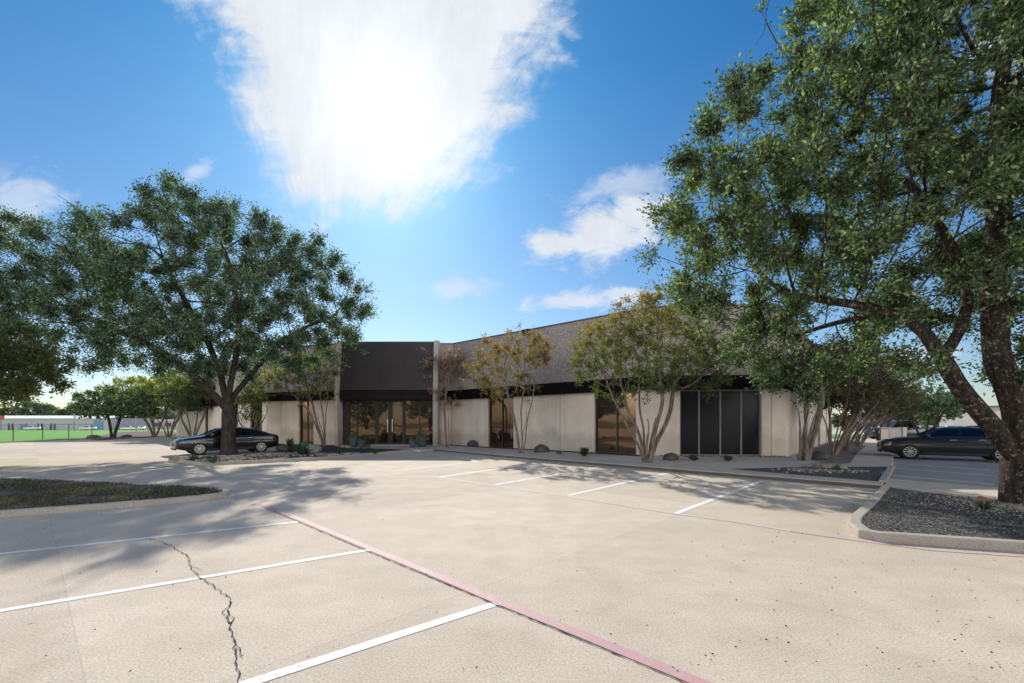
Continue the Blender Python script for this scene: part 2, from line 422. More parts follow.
# ------------------------------------------------------------------ leaves & trees
def leaf_quads(P, D, rng, size, asp=.5, flat=.55):
    """diamond leaves at P pointing roughly along D"""
    n = len(P)
    d = D + rng.normal(0, flat, (n, 3)); d /= np.linalg.norm(d, axis=1)[:, None] + 1e-9
    r = rng.normal(0, 1, (n, 3)); w = np.cross(d, r); w /= np.linalg.norm(w, axis=1)[:, None] + 1e-9
    nn = np.cross(d, w)
    s = size * rng.uniform(.65, 1.3, n)[:, None]
    fold = nn * s * .12
    v = np.empty((n, 4, 3))
    v[:, 0] = P; v[:, 1] = P + d * s * .5 + w * s * asp * .5 + fold; v[:, 2] = P + d * s; v[:, 3] = P + d * s * .5 - w * s * asp * .5 + fold
    return v.reshape(-1, 3)
def grow(stems, blobs, n_att, rng, step=.3, kill=.5, infl=4.0, iters=140, shell=.55, up=.06, sag=0.0):
    """space colonisation. stems: list of polylines [(p), ...] -> nodes, parent"""
    nodes = []; par = []
    for st in stems:
        prev = None; start = 0
        pts = [np.array(p, float) for p in st['pts']]
        j = st.get('from')
        if j is not None:
            d = [np.linalg.norm(np.array(q) - pts[0]) for q in nodes]; prev = int(np.argmin(d)); start = 1
            pts[0] = np.array(nodes[prev])
        for k in range(len(pts)):
            if k == 0:
                if start == 0: nodes.append(pts[0]); par.append(-1); prev = len(nodes) - 1
                continue
            a, b = pts[k - 1], pts[k]; m = max(1, int(np.linalg.norm(b - a) / step))
            for i in range(1, m + 1):
                q = a + (b - a) * i / m + (rng.normal(0, step * .10, 3) if i < m else 0)
                nodes.append(q); par.append(prev); prev = len(nodes) - 1
    att = []
    vol = np.array([b[3] * b[4] * b[5] for b in blobs]) ** .85; vol = vol / vol.sum()
    for b, w in zip(blobs, vol):
        n = int(n_att * w)
        d = rng.normal(0, 1, (n, 3)); d /= np.linalg.norm(d, axis=1)[:, None]
        rr = rng.uniform(0, 1, n) ** (1 / 3. * shell)
        d *= (rr * (1 + .16 * rng.normal(0, 1, n)))[:, None]
        att.append(np.array(b[:3]) + d * np.array(b[3:6]))
    att = np.concatenate(att)
    # clumpiness: thin out attractors with a lumpy field
    ph = rng.uniform(0, 6, 3)
    f = np.sin(att[:, 0] * 1.7 + ph[0] + np.sin(att[:, 2] * 1.3)) + np.sin(att[:, 1] * 1.5 + ph[1]) + np.sin(att[:, 2] * 2.1 + ph[2] + np.sin(att[:, 0] * 1.1))
    att = att[(f > -1.1) | (rng.uniform(0, 1, len(att)) < .35)]
    P = np.array(nodes); par = list(par)
    best = np.full(len(att), 1e9); bi = np.zeros(len(att), int)
    def upd(newP, base):
        for s in range(0, len(newP), 256):
            q = newP[s:s + 256]
            d = np.linalg.norm(att[:, None, :] - q[None], axis=2); k = d.argmin(1); dm = d[np.arange(len(att)), k]
            m = dm < best; best[m] = dm[m]; bi[m] = base + s + k[m]
    upd(P, 0)
    nodesP = [P]; total = len(P); allP = P
    counts = {}
    for it in range(iters):
        live = (best < infl) & (best > kill)
        if it < 25: live = best > kill
        if not live.any(): break
        idx = bi[live]; dirs = att[live] - allP[idx]; dirs /= np.linalg.norm(dirs, axis=1)[:, None]
        u, inv = np.unique(idx, return_inverse=True)
        acc = np.zeros((len(u), 3)); np.add.at(acc, inv, dirs)
        acc /= np.linalg.norm(acc, axis=1)[:, None] + 1e-9
        acc += rng.normal(0, .18, acc.shape); acc[:, 2] += up
        acc /= np.linalg.norm(acc, axis=1)[:, None] + 1e-9
        keep = np.array([counts.get(int(k), 0) < 3 for k in u])
        if not keep.any(): break
        u = u[keep]; new = allP[u] + acc[keep] * step
        for k in u: counts[int(k)] = counts.get(int(k), 0) + 1
        par += [int(k) for k in u]
        allP = np.vstack([allP, new]); upd(new, total); total += len(new)
        keepa = best > kill
        att = att[keepa]; best = best[keepa]; bi = bi[keepa]
        if len(att) == 0 or total > 9000: break
    return allP, np.array(par), len(nodes)
def tree_radii(P, par, tip=.008, expo=2.35, rmax=None):
    n = len(P); r = np.zeros(n); kids = [[] for _ in range(n)]
    for i, p in enumerate(par):
        if p >= 0: kids[p].append(i)
    order = []; st = [i for i in range(n) if par[i] < 0]
    while st:
        a = st.pop(); order.append(a); st += kids[a]
    acc = np.zeros(n)
    for a in reversed(order):
        acc[a] = max(tip ** expo, sum(acc[k] for k in kids[a])) if kids[a] else tip ** expo
    r = acc ** (1 / expo)
    if rmax: r = r * (rmax / r.max()) ** np.clip((np.log(r / tip)) / math.log(r.max() / tip), 0, 1)
    return r, kids, order
def branch_mesh(P, r, kids, par, flare=0.0, big=10, rng=None):
    mb = MB()
    roots = [i for i in range(len(P)) if par[i] < 0]
    stack = [(i, None) for i in roots]
    while stack:
        i, pre = stack.pop()
        ch = [i]; cur = i
        while kids[cur]:
            ks = sorted(kids[cur], key=lambda k: -r[k]); nxt = ks[0]
            for k in ks[1:]: stack.append((k, cur))
            ch.append(nxt); cur = nxt
        pts = [P[k] for k in ch]; rr = [r[k] for k in ch]
        if pre is not None: pts = [P[pre]] + pts; rr = [min(r[pre], rr[0] * 1.15)] + rr
        if len(pts) < 2: continue
        pts = np.array(pts); rr = np.array(rr)
        if len(pts) > 3:
            for _ in range(2):
                pts[1:-1] = pts[1:-1] * .5 + (pts[:-2] + pts[2:]) * .25
            rr[1:-1] = rr[1:-1] * .5 + (rr[:-2] + rr[2:]) * .25
        if pre is None and flare:
            d = pts[:, 2] - pts[0, 2]; rr = rr * (1 + flare * np.exp(-np.maximum(d, 0) / .28))
        mx = rr.max()
        n = 14 if mx > .12 else (8 if mx > .05 else (5 if mx > .02 else 3))
        o = len(mb.v); mb.tube(pts, rr, n, cap=False)
        if mx > .12 and rng is not None:     # knobbly surface
            v = np.array(mb.v[o:]).reshape(len(pts), n, 3); c = pts[:, None, :]
            ph = rng.uniform(0, 6, 4); k = np.arange(n) / n * 2 * math.pi
            amp = 1 + .07 * np.sin(3 * k[None] + ph[0] + pts[:, 2:3] * 1.5) + .05 * np.sin(5 * k[None] + ph[1] - pts[:, 2:3] * 3) + .04 * np.sin(2 * k[None] + ph[2] + pts[:, :1] * 5)
            v = c + (v - c) * amp[..., None]
            mb.v[o:] = [tuple(x) for x in v.reshape(-1, 3)]
    return mb
def make_tree(name, base, stems, blobs, label, group, leaf, bark, seed=1, n_att=2500, leaves=90000, size=.08, asp=.5,
              step=.3, kill=.5, rmax=.4, tip=.008, flare=.35, twig=.35, up=.06, shell=.55, cat='tree', crown_thin=0.0, cluster=.16, expo=2.35, stem_min=0.0, clump=1.0, gap=-.1, tint_top=0.0):
    rng = np.random.default_rng(seed)
    root = empty(name, base, label, cat, group)
    b0 = np.array(base, float)
    for s in stems: s['pts'] = [np.array(p, float) - b0 for p in s['pts']]
    blobs = [tuple(np.array(b[:3]) - b0) + tuple(b[3:]) for b in blobs]
    P, par, n0 = grow(stems, blobs, n_att, rng, step=step, kill=kill, up=up, shell=shell)
    r, kids, order = tree_radii(P, par, tip, expo, rmax)
    if stem_min:
        zz = P[:n0, 2]; tt = (zz - zz.min()) / max(.1, zz.max() - zz.min()); r[:n0] = np.maximum(r[:n0], stem_min * (1 - .82 * tt))
    bm_ = branch_mesh(P, r, kids, par, flare, rng=rng)
    bm_.build('trunk', bark, root, smooth=True, world=False)
    # leafy twigs on thin nodes
    hgt = np.zeros(len(P), int)
    for a in reversed(order):
        if kids[a]: hgt[a] = 1 + max(hgt[k] for k in kids[a])
    cand = np.where(hgt <= 4)[0]
    cand = cand[(par[cand] >= 0) & (cand >= n0)]
    w = np.where(hgt[cand] == 0, 2.2, np.where(hgt[cand] == 1, 1.4, .7))
    if crown_thin: w = w * (rng.uniform(0, 1, len(cand)) > crown_thin)
    if crown_thin:      # foliage gathers in clumps with gaps between
        q = P[cand] * (1.0 / clump); ph = rng.uniform(0, 6, 3)
        f = np.sin(q[:, 0] * 2.1 + ph[0] + 1.3 * np.sin(q[:, 2] * 1.7)) + np.sin(q[:, 1] * 2.3 + ph[1] + np.sin(q[:, 0] * 1.9)) + np.sin(q[:, 2] * 3.1 + ph[2] + np.sin(q[:, 1] * 1.5))
        w = w * np.where(f > gap, 1.0, .16)
    nt_ = max(1, int(leaves / 9))
    pick = rng.choice(cand, nt_, p=w / w.sum())
    pd = P[pick] - P[par[pick]]; pd /= np.linalg.norm(pd, axis=1)[:, None] + 1e-9
    d = pd * .7 + rng.normal(0, .75, (nt_, 3)); d[:, 2] += .10; d /= np.linalg.norm(d, axis=1)[:, None]
    ln = twig * rng.uniform(.35, 1.3, nt_)
    t = np.linspace(.15, 1, 9)[None, :, None]
    pts = P[pick][:, None, :] + d[:, None, :] * ln[:, None, None] * t
    pts = pts + rng.normal(0, cluster * .28, pts.shape)
    LP = pts.reshape(-1, 3); LD = np.repeat(d, 9, axis=0)
    v = leaf_quads(LP, LD, rng, size, asp)
    tw = rng.uniform(0, 1, nt_)
    tint = np.clip(np.repeat(tw, 9) * .4 + rng.uniform(0, 1, len(LP)) ** 1.3 * .75 - .05, 0, 1)
    if tint_top:        # autumn colour starts at the top and the outside of the crown
        zz = LP[:, 2]; lo_z, hi_z = np.percentile(zz, 8), np.percentile(zz, 97); cx_ = np.median(LP[:, 0]); wx_ = np.percentile(np.abs(LP[:, 0] - cx_), 95)
        g_ = np.clip((zz - lo_z) / (hi_z - lo_z), 0, 1) * .75 - np.clip((LP[:, 0] - cx_) / wx_, -1, 1) * .15 + .05
        tint = np.clip(tint * .38 + g_ * tint_top, 0, 1)
    fast_mesh('crown', v, 4, leaf, root, tint)
    # fine twigs as slim triangles
    tv = np.empty((nt_, 3, 3)); side = np.cross(d, rng.normal(0, 1, (nt_, 3))); side /= np.linalg.norm(side, axis=1)[:, None] + 1e-9
    tv[:, 0] = P[pick] - side * .005; tv[:, 1] = P[pick] + side * .005; tv[:, 2] = P[pick] + d * ln[:, None]
    fast_mesh('twigs', tv.reshape(-1, 3), 3, bark, root)
    return root

# ------------------------------------------------------------------ ground
mb = MB()
ys = [-400, -60, 0, 46, 60, 80, 100, 130, 156, 200, 400, 900, 2500]
xs = [-2500, -400, -100, -30, 30, 100, 400, 2500]
vs = [(x, y, gz(y) - .03) for y in ys for x in xs]; nx = len(xs)
mb.add(vs, [(j * nx + i, j * nx + i + 1, (j + 1) * nx + i + 1, (j + 1) * nx + i) for j in range(len(ys) - 1) for i in range(nx - 1)])
structure('ground', mb, M['field'])
# lot
mb = MB(); mb.sheet([(-90, -70, 0), (70, -70, 0), (70, 12, 0), (70, 46, 0), (20, 46, 0), (-20, 46, 0), gp(120, 437.5) + Vector((0, 3, 0)), gp(84, 439.3), gp(0, 443.4), (-60, 30, 0), (-90, 26, 0)])
structure('parking_lot', mb, M['lot'])
# lawn (follows the fall of the land)
mb = MB(); rows = [34, 40, 46, 60, 90, 130, 156, 158]
vs = []
for y in rows:
    for x in (-300, -200, -120, -60, -44): vs.append((x if x > -299 else -300, y, gz(y) - .012))
mb.add(vs, [(j * 5 + i, j * 5 + i + 1, (j + 1) * 5 + i + 1, (j + 1) * 5 + i) for j in range(len(rows) - 1) for i in range(4)])
structure('lawn', mb, M['lawn'])
mb = MB(); mb.sheet([(-50, 50, gz(50) - .008), (-25, 62, gz(62) - .008), (-20, 150, gz(150) - .008), (-60, 150, gz(150) - .008)])
structure('side_lawn', mb, M['lawn'])

def loop_kerb(poly, w, z, name, fillname, fillmat, fill_z=None, kmat=None):
    inn = inset(poly, w); n = len(poly); m = MB()
    o = [(p[0], p[1]) for p in poly]; i_ = [(p.x, p.y) for p in inn]
    vs = [(x, y, -.02) for x, y in o] + [(x, y, z) for x, y in o] + [(x, y, z) for x, y in i_] + [(x, y, -.02) for x, y in i_]
    fs = []
    for k in range(n):
        l = (k + 1) % n
        for a in range(4):
            b = (a + 1) % 4
            fs.append((a * n + k, a * n + l, b * n + l, b * n + k))
    m.add(vs, fs)
    ob = structure(name, m, kmat or M['kerb'], .025)
    bm = bmesh.new(); bm.from_mesh(ob.data); bmesh.ops.recalc_face_normals(bm, faces=bm.faces); bm.to_mesh(ob.data); bm.free()
    f = MB(); f.sheet([(p.x, p.y, fill_z if fill_z is not None else z - .03) for p in inset(poly, w - .01)])
    structure(fillname, f, fillmat)
    return inn
# island at left with scrubby ground cover
isl = [gp(a, b) for a, b in ((228, 497.5), (205, 500.5), (150, 506), (75, 512), (0, 517.8), (-90, 525), (-90, 478), (0, 481.5), (110, 486), (190, 490), (222, 492), (230, 494.5))]
isl_in = loop_kerb(isl, .15, .12, 'island_kerb', 'island_soil', M['soil'], .10)
# island at right with dark gravel
g0 = gp(882.6, 489.5); 
risl = [gp(a, b) for a, b in ((882, 490), (868, 506), (850, 523), (848, 529), (858, 538), (878, 542), (920, 545), (1024, 552.5), (1200, 565))] + [Vector((16.0, 9.0, 0)), gp(1100, 510), gp(979, 503.5)]
risl_in = loop_kerb(risl, .17, .13, 'gravel_island_kerb', 'gravel_island', M['darkgravel'], .115)
# raised walk in front of the building, following the facade
front_l = [gp(-150 + 0, 470), ]
walk_front = [gp(434, 450.6), gp(500, 457), gp(570, 463), gp(640, 468.8), gp(700, 474), gp(790, 481.5), gp(883, 489.3)]
C_ = Vector((-4.27, 31.5)); A_ = Vector((6.6, 21.4)); B_ = Vector((12.7, 20.9)); D_ = Vector((28.5, 40.3))
P3 = Vector((-5.0, 31.5)); P2 = Vector((-11.9, 31.3)); P1 = Vector((-18.3, 33.6)); P0 = Vector((-43.0, 57.6))
mb = MB(); poly = [(p.x, p.y) for p in walk_front] + [(p.x, p.y) for p in (gp(886, 482), gp(893, 466.5), gp(893, 459), gp(880, 446))] + [(28.9, 40.0), (12.9, 20.75), (6.5, 21.25), (-4.4, 31.35), (-5.5, 31.45), (-12.0, 31.45)] + [(p.x, p.y) for p in (gp(338, 448), gp(420, 452))]
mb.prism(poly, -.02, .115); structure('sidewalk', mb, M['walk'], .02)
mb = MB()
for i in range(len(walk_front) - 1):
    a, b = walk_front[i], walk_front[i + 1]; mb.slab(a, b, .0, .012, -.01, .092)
structure('sidewalk_kerb_shade', mb, M['kerb_shade'])  # thin strip added over the kerb front, its shade held in the colour
# sidewalk band running right between the gravel island and the side lot
mb = MB(); poly = [gp(884, 488.8), gp(979, 501.5), gp(1100, 508), gp(1100, 498.5), gp(994, 492), gp(888, 482.4)]
mb.prism(poly, -.02, .112); structure('sidewalk_band', mb, M['walk'], .015)
# side lot
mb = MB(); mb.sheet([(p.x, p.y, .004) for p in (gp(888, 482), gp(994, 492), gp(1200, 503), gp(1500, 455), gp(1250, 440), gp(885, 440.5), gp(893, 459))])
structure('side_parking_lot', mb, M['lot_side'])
mb = MB(); mb.sheet([(24, 35.5, .006), (70, 30, .006), (70, 36.5, .006), (28, 40.8, .006)]); structure('drive_lane', mb, M['lot'])
mb = MB(); mb.sheet([(20, 46.5, -.008), (90, 46.5, -.008), (110, 58, gz(58) + .004), (20, 58, gz(58) + .004)]); structure('road', mb, M['asphalt'])
mb = MB(); mb.sheet([(20, 58.2, gz(58) - .0), (120, 58.2, gz(58)), (150, 75, gz(75) + .0), (20, 75, gz(75) + .0)]); structure('roadside_grass', mb, M['lawn'])
mb = MB(); mb.sheet([(20, 75, gz(75) + .006), (200, 75, gz(75) + .006), (300, 156, gz(156) + .006), (30, 156, gz(156) + .006)]); structure('far_parking_lot', mb, M['lot'])
# dark gravel bed on the walk
gb = [gp(730, 469, .115), gp(800, 475, .115), gp(878, 481.3, .115), gp(887, 466.8, .115), (gp(800, 467.2, .115))]
mb = MB(); mb.sheet([(p.x, p.y, .121) for p in gb]); structure('gravel_bed', mb, M['darkgravel'])
mb = MB(); a, b = gp(879, 481.3, .12), gp(889, 466.5, .12); mb.slab(a, b, 0, .16, .1, .16); structure('bed_edging', mb, M['kerb'], .01)
# pale stones under the frontal windows, and mulch by the side wall
mb = MB(); mb.sheet([(p[0], p[1], .121) for p in ((6.9, 21.28), (12.6, 20.82), (12.5, 20.1), (7.2, 20.45))]); structure('window_gravel_strip', mb, M['palegravel'])
mb = MB(); mb.sheet([(13.0, 20.7, .122), (28.8, 39.9, .122), gp(866, 446, .12).to_tuple()[:2] + (.122,), gp(858, 452, .12).to_tuple()[:2] + (.122,), gp(850, 463, .12).to_tuple()[:2] + (.122,), gp(835, 465, .12).to_tuple()[:2] + (.122,)]); structure('side_planting_bed', mb, M['bed_soil'])
mb = MB(); mb.sheet([(C_.x - .1, C_.y - .12, .121), (A_.x - .1, A_.y - .12, .121), (A_.x - .6, A_.y - .75, .121), (C_.x - .6, C_.y - .7, .121)]); structure('facade_planting_strip', mb, M['mulch'])
# planting bed with the oak and the entry bed
bed = [gp(a, b) for a, b in ((168, 461), (202, 465.6), (260, 463.2), (316, 460), (375, 455), (412, 451.8), (395, 450.6), (345, 449.5))] + [Vector((-12.2, 31.1, 0)), Vector((-13.6, 31.5, 0)), Vector((-18.2, 33.4, 0)), gp(272, 445), gp(276, 452.5), gp(240, 458), gp(190, 458.5)]
bed_in = loop_kerb(bed, .13, .13, 'oak_bed_kerb', 'oak_bed_mulch', M['mulch'], .11)
lawnbed = [gp(84, 439.4), gp(100, 440.2), gp(150, 437.5), gp(178, 435.6), gp(172, 433), gp(120, 434)]
mb = MB(); mb.prism([(p.x, p.y) for p in lawnbed], -.25, .04); structure('far_planting_bed', mb, M['soil'])

# markings: each stripe its own object
def stripe(a, b, w, name, mat, z=.004, label=None):
    m = MB(); n = 12; u = (b - a).normalized(); nn = Vector((-u.y, u.x, 0)) * w / 2; L0, R0 = [], []
    for i in range(n + 1):
        p = a.lerp(b, i / n); j1 = random.uniform(-.004, .004); j2 = random.uniform(-.004, .004)
        L0.append((p.x + nn.x + j1, p.y + nn.y + j1, z)); R0.append((p.x - nn.x + j2, p.y - nn.y + j2, z))
    m.add(L0 + R0, [(i, n + 1 + i, n + 2 + i, i + 1) for i in range(n)])
    return structure(name, m, mat)
def ext(a, b, t): return a + (b - a) * t
a, b = gp(0, 554), gp(298, 522); stripe(ext(b, a, 1.6), b, .11, 'parking_line', M['white_line'])
a, b = gp(0, 611), gp(369, 550); stripe(ext(b, a, 1.8), b, .10, 'parking_line', M['white_line'])
a, b = gp(250, 683), gp(498, 603); stripe(ext(b, a, 2.2), b, .105, 'parking_line', M['white_line'])
for (x0, y0, x1, y1, m_) in ((676, 513.5, 762, 481, 'white_line'), (568, 495.5, 671, 472.6, 'white_line'), (494.6, 484.8, 602, 467, 'white_line'), (440, 477, 546, 462.2, 'white_line'), (396, 471, 501, 458.7, 'faded_line'), (360, 465.5, 464, 455.6, 'faded_line')):
    stripe(gp(x0, y0), gp(x1, y1), .12, 'parking_line', M[m_])
for (x0, y0, x1, y1) in ((894, 463.3, 990, 470.2), (894.6, 468.2, 992, 475.7), (890, 475.4, 994, 484.5), (893.8, 456.2, 1020, 463.5), (990, 453, 1100, 458)):
    stripe(gp(x0, y0), gp(x1, y1), .11, 'side_parking_line', M['side_line'], .008)
a, b = gp(150, 440.5), gp(186, 439.0); stripe(a, b, .3, 'parking_line', M['faded_line'])
def pathline(pts, w, name, mat, z):
    P_ = [gp(a, b) for a, b in pts]; m = MB(); vs = []
    for i, p in enumerate(P_):
        t = (P_[min(i + 1, len(P_) - 1)] - P_[max(i - 1, 0)]).normalized(); n_ = Vector((-t.y, t.x, 0)) * w / 2
        vs += [(p.x + n_.x, p.y + n_.y, z), (p.x - n_.x, p.y - n_.y, z)]
    m.add(vs, [(2 * i, 2 * i + 1, 2 * i + 3, 2 * i + 2) for i in range(len(P_) - 1)])
    return structure(name, m, mat)
pathline([(262, 504), (300, 519.5), (370, 548.5), (435, 575), (498, 601.5), (560, 626), (700, 683), (1000, 800)], .11, 'fire_lane_line', M['pink_line'], .005)
pathline([(430, 476), (501, 486.3), (592, 500.5), (668, 512.8), (735, 522), (790, 531)], .09, 'faded_fire_lane_line', M['pale_pink_line'], .005)
pathline([(790, 531), (860, 540.5), (930, 549.5), (1024, 556), (1200, 569)], .15, 'kerbside_fire_lane_line', M['kerb_pink'], .0055)

# cracks in the paving (thin jagged ribbons)
def crack(pts, w, name, seed=3, jit=.03):
    rr = random.Random(seed); P_ = [gp(a, b) for a, b in pts]; q = []
    for i in range(len(P_) - 1):
        n = max(3, int((P_[i + 1] - P_[i]).length / .045))
        for k in range(n):
            p = P_[i].lerp(P_[i + 1], k / n); q.append(p + Vector((rr.uniform(-jit, jit), rr.uniform(-jit, jit), 0)))
    m = MB(); vs = []
    for i, p in enumerate(q):
        t = (q[min(i + 1, len(q) - 1)] - q[max(i - 1, 0)]).normalized(); ww = w * rr.uniform(.25, 1.3)
        n_ = Vector((-t.y, t.x, 0)) * ww / 2
        vs += [(p.x + n_.x, p.y + n_.y, .0075), (p.x - n_.x, p.y - n_.y, .0075)]
    m.add(vs, [(2 * i, 2 * i + 1, 2 * i + 3, 2 * i + 2) for i in range(len(q) - 1)])
    return structure(name, m, M['crack'])
crack([(145, 539), (160, 541), (172, 547), (188, 556), (190, 566), (200, 578), (214, 587), (231, 600), (227, 620), (235, 645), (239, 665), (241, 700)], .011, 'pavement_crack', 5, .016)
crack([(190, 566), (197, 569), (206, 571)], .006, 'pavement_crack', 15, .01)
crack([(232, 603), (224, 612), (226, 622)], .008, 'pavement_crack', 16, .012)
crack([(235, 645), (241, 651), (243, 660)], .006, 'pavement_crack', 17, .01)
crack([(228, 612), (234, 618), (230, 628)], .012, 'pavement_crack', 8, .012)
crack([(262, 506.5), (370, 552.5), (435, 579.5), (498, 606), (560, 631.5), (688, 684), (900, 775)], .015, 'lane_joint_crack', 9, .004)
crack([(884, 533), (874, 541)], .02, 'kerb_joint', 4, .004)

# ------------------------------------------------------------------ building
bld = empty('office_building', (0, 26, 0), 'long single storey office with grey stone-chip upper walls, black fascia and pale lower walls', 'building')
FAC = [P0, P1, P2, P3, C_, A_, B_, D_]
BACK = [Vector((0, 82)), Vector((-30, 78))]
ZS, ZF, ZT = 3.24, 3.87, 7.2
RING = FAC + [Vector((20, 62))] + BACK
def off(poly, d): return inset(poly, -d)      # outward
def ring(mbx, poly, d0b, d1b, z0, d0t, d1t, z1):
    """closed band between two offsets of the ring, with mitred corners"""
    a, b, c, d = off(poly, d1b), off(poly, d1t), off(poly, d0t), off(poly, d0b); n = len(poly)
    vs = [(p.x, p.y, z0) for p in a] + [(p.x, p.y, z1) for p in b] + [(p.x, p.y, z1) for p in c] + [(p.x, p.y, z0) for p in d]
    fs = []
    for k in range(n):
        l = (k + 1) % n
        for s in range(4):
            t = (s + 1) % 4; fs.append((s * n + k, s * n + l, t * n + l, t * n + k))
    mbx.add(vs, fs)
def fixn(ob):
    bm = bmesh.new(); bm.from_mesh(ob.data); bmesh.ops.recalc_face_normals(bm, faces=bm.faces); bm.to_mesh(ob.data); bm.free(); return ob
mb = MB(); ring(mb, RING, -.15, .10, ZF, -.55, -.30, ZT); fixn(mb.build('upper_wall', M['aggregate'], bld))
mb = MB(); ring(mb, RING, -.12, .36, ZS, -.12, .34, ZF - .004); fixn(mb.build('fascia', M['fascia'], bld))
mb = MB(); ring(mb, RING, -.58, -.26, ZT + .003, -.58, -.26, ZT + .075); fixn(mb.build('coping', M['coping'], bld))
mb = MB(); mb.sheet([(p.x, p.y, ZT - .12) for p in off(RING, -.5)]); mb.build('roof', M['roof'], bld)

def frac(a, b, px):
    """fraction along a->b seen at column px"""
    k = (px - 512) / F; return (k * a.y - a.x) / ((b.x - a.x) - k * (b.y - a.y))
def window_unit(a, b, z0, z1, nm, frame, glass, nmull, setback=.14, fw=.07, door=False):
    """framed glazing between ground points a and b on the wall line"""
    u = (b - a).normalized(); Lw = (b - a).length
    f = MB()
    f.slab(a, b, -setback - .10, -setback, z0, z0 + fw); f.slab(a, b, -setback - .10, -setback, z1 - fw, z1)
    xs_ = [0.0] + list(nmull) + [1.0]
    for i, t in enumerate(xs_):
        c = a + u * (Lw * t); w = fw
        c0 = c - u * (w / 2) if 0 < t < 1 else (c if t == 0 else c - u * w)
        f.slab(c0, c0 + u * w, -setback - .103, -setback + .003, z0 + fw, z1 - fw)
    fr = f.build(nm, frame, bld)
    g = MB(); g.slab(a + u * .02, b - u * .02, -setback - .06, -setback - .045, z0 + fw * .6, z1 - fw * .6)
    g.build('pane', glass, fr)
    return fr
def wall_run(a, b, openings, frame=M['frame_dark'], glass=M['bronze_glass'], z0=-.05):
    """openings: list of (t0, t1, mullions, frame, glass)"""
    t = 0.0
    ops = sorted(openings, key=lambda o: o[0])
    d = b - a
    edges = []
    for o in ops: edges.append((t, o[0])); t = o[1]
    edges.append((t, 1.0))
    for (s, e) in edges:
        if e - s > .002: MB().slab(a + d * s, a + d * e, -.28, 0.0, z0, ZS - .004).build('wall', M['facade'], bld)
    back = MB()
    for o in ops:
        window_unit(a + d * o[0], a + d * o[1], .1, ZS - .01, 'window', o[3] if len(o) > 3 else frame, o[4] if len(o) > 4 else glass, o[2])
        back.slab(a + d * o[0], a + d * o[1], -.6, -.5, 0, ZS)
# direction of travel must keep the outside on the right-hand side
def run(a, b, pxs):
    ops = []
    for p in pxs:
        t0, t1 = frac(a, b, p[0]), frac(a, b, p[1])
        mull = [(frac(a, b, q) - t0) / (t1 - t0) for q in p[2]]
        ops.append((t0, t1, mull) + tuple(p[3:]))
    return ops
wall_run(P0, P1, run(P0, P1, [(205, 208, []), (226, 238, [232]), (250, 262, [256])]))
wall_run(P1, P2, run(P1, P2, [(299, 313.5, [306])]))
wall_run(C_, A_, run(C_, A_, [(488, 513.5, [501]), (594.5, 636, [615.5])]))
wall_run(P3, C_, [])
wall_run(A_, B_, run(A_, B_, [(680, 762, [700, 721.5, 742.5], M['frame_grey'], M['dark_glass'])]))
wall_run(B_, D_, run(B_, D_, [(804, 807.5, []), (818, 820, []), (826, 827, [])]))
# panel joints: thin dark grooves standing 2 mm proud
for a, b, pxs in ((C_, A_, (451.6, 560)), (A_, B_, (771,)), (B_, D_, (796, 812)), (P0, P1, (195, 240)), (P1, P2, (281,))):
    for p in pxs:
        t = frac(a, b, p); c = a.lerp(b, t); u = (b - a).normalized()
        MB().slab(c, c + u * .02, 0.0, .003, .1, ZS - .02).build('panel_joint', M['coping'], bld)
# entry: recessed glazing, ribbed upper panel, fins
ex0, ex1 = -11.62, -5.35; ey = 31.2
mb = MB(); m0 = Vector((ex0, 30.52)); m1 = Vector((ex1, 30.52))
# ribbed upper panel leaning back
vs = [(ex0, 30.5, ZF), (ex1, 30.5, ZF), (ex1, 30.95, ZT - .02), (ex0, 30.95, ZT - .02), (ex0, 30.9, ZF), (ex1, 30.9, ZF), (ex1, 31.3, ZT - .02), (ex0, 31.3, ZT - .02)]
mb.add(vs, [(0, 1, 2, 3), (5, 4, 7, 6), (3, 2, 6, 7), (1, 0, 4, 5), (1, 5, 6, 2), (4, 0, 3, 7)]); mb.build('entry_upper_panel', M['ribbed'], bld)
mb = MB(); mb.box(((ex0 + ex1) / 2, 30.72, (ZS + ZF) / 2 - .03), (ex1 - ex0, .5, ZF - ZS - .01)); mb.build('entry_fascia', M['entry_band'], bld)
mb = MB(); mb.box(((ex0 + ex1) / 2, 31.15, ZT + .0), (ex1 - ex0, .42, .07)); mb.build('entry_coping', M['coping'], bld)
def fin(x0, x1, yf, yb, nm='fin'):
    m = MB()
    prof = [(yf, -.02), (yf, ZF), (yf + .42, ZT + .06), (yb, ZT + .06), (yb, -.02)]
    vs = [(x0, y, z) for y, z in prof] + [(x1, y, z) for y, z in prof]
    m.add(vs, [(0, 1, 2, 3, 4), (9, 8, 7, 6, 5)] + [(i, 5 + i, 5 + (i + 1) % 5, (i + 1) % 5) for i in range(5)])
    return fixn(m.build(nm, M['column'], bld, .01))
fin(-11.93, -11.72, 30.2, 31.6); fin(-5.32, -5.0, 30.2, 31.6)
ga, gb_ = Vector((ex0, ey)), Vector((ex1, ey))
def ent(px0, px1, mulls, nm, fw=.07, glass=M['bronze_glass']):
    a = Vector(((px0 - 512) / F * ey, ey)); b = Vector(((px1 - 512) / F * ey, ey))
    t = [(((p - 512) / F * ey) - a.x) / (b.x - a.x) for p in mulls]
    return window_unit(a, b, .12, ZS, nm, M['frame_dark'], glass, t, 0.0, fw)
ent(346.5, 376, [357.3], 'window'); ent(404.5, 434.5, [419.7], 'window')
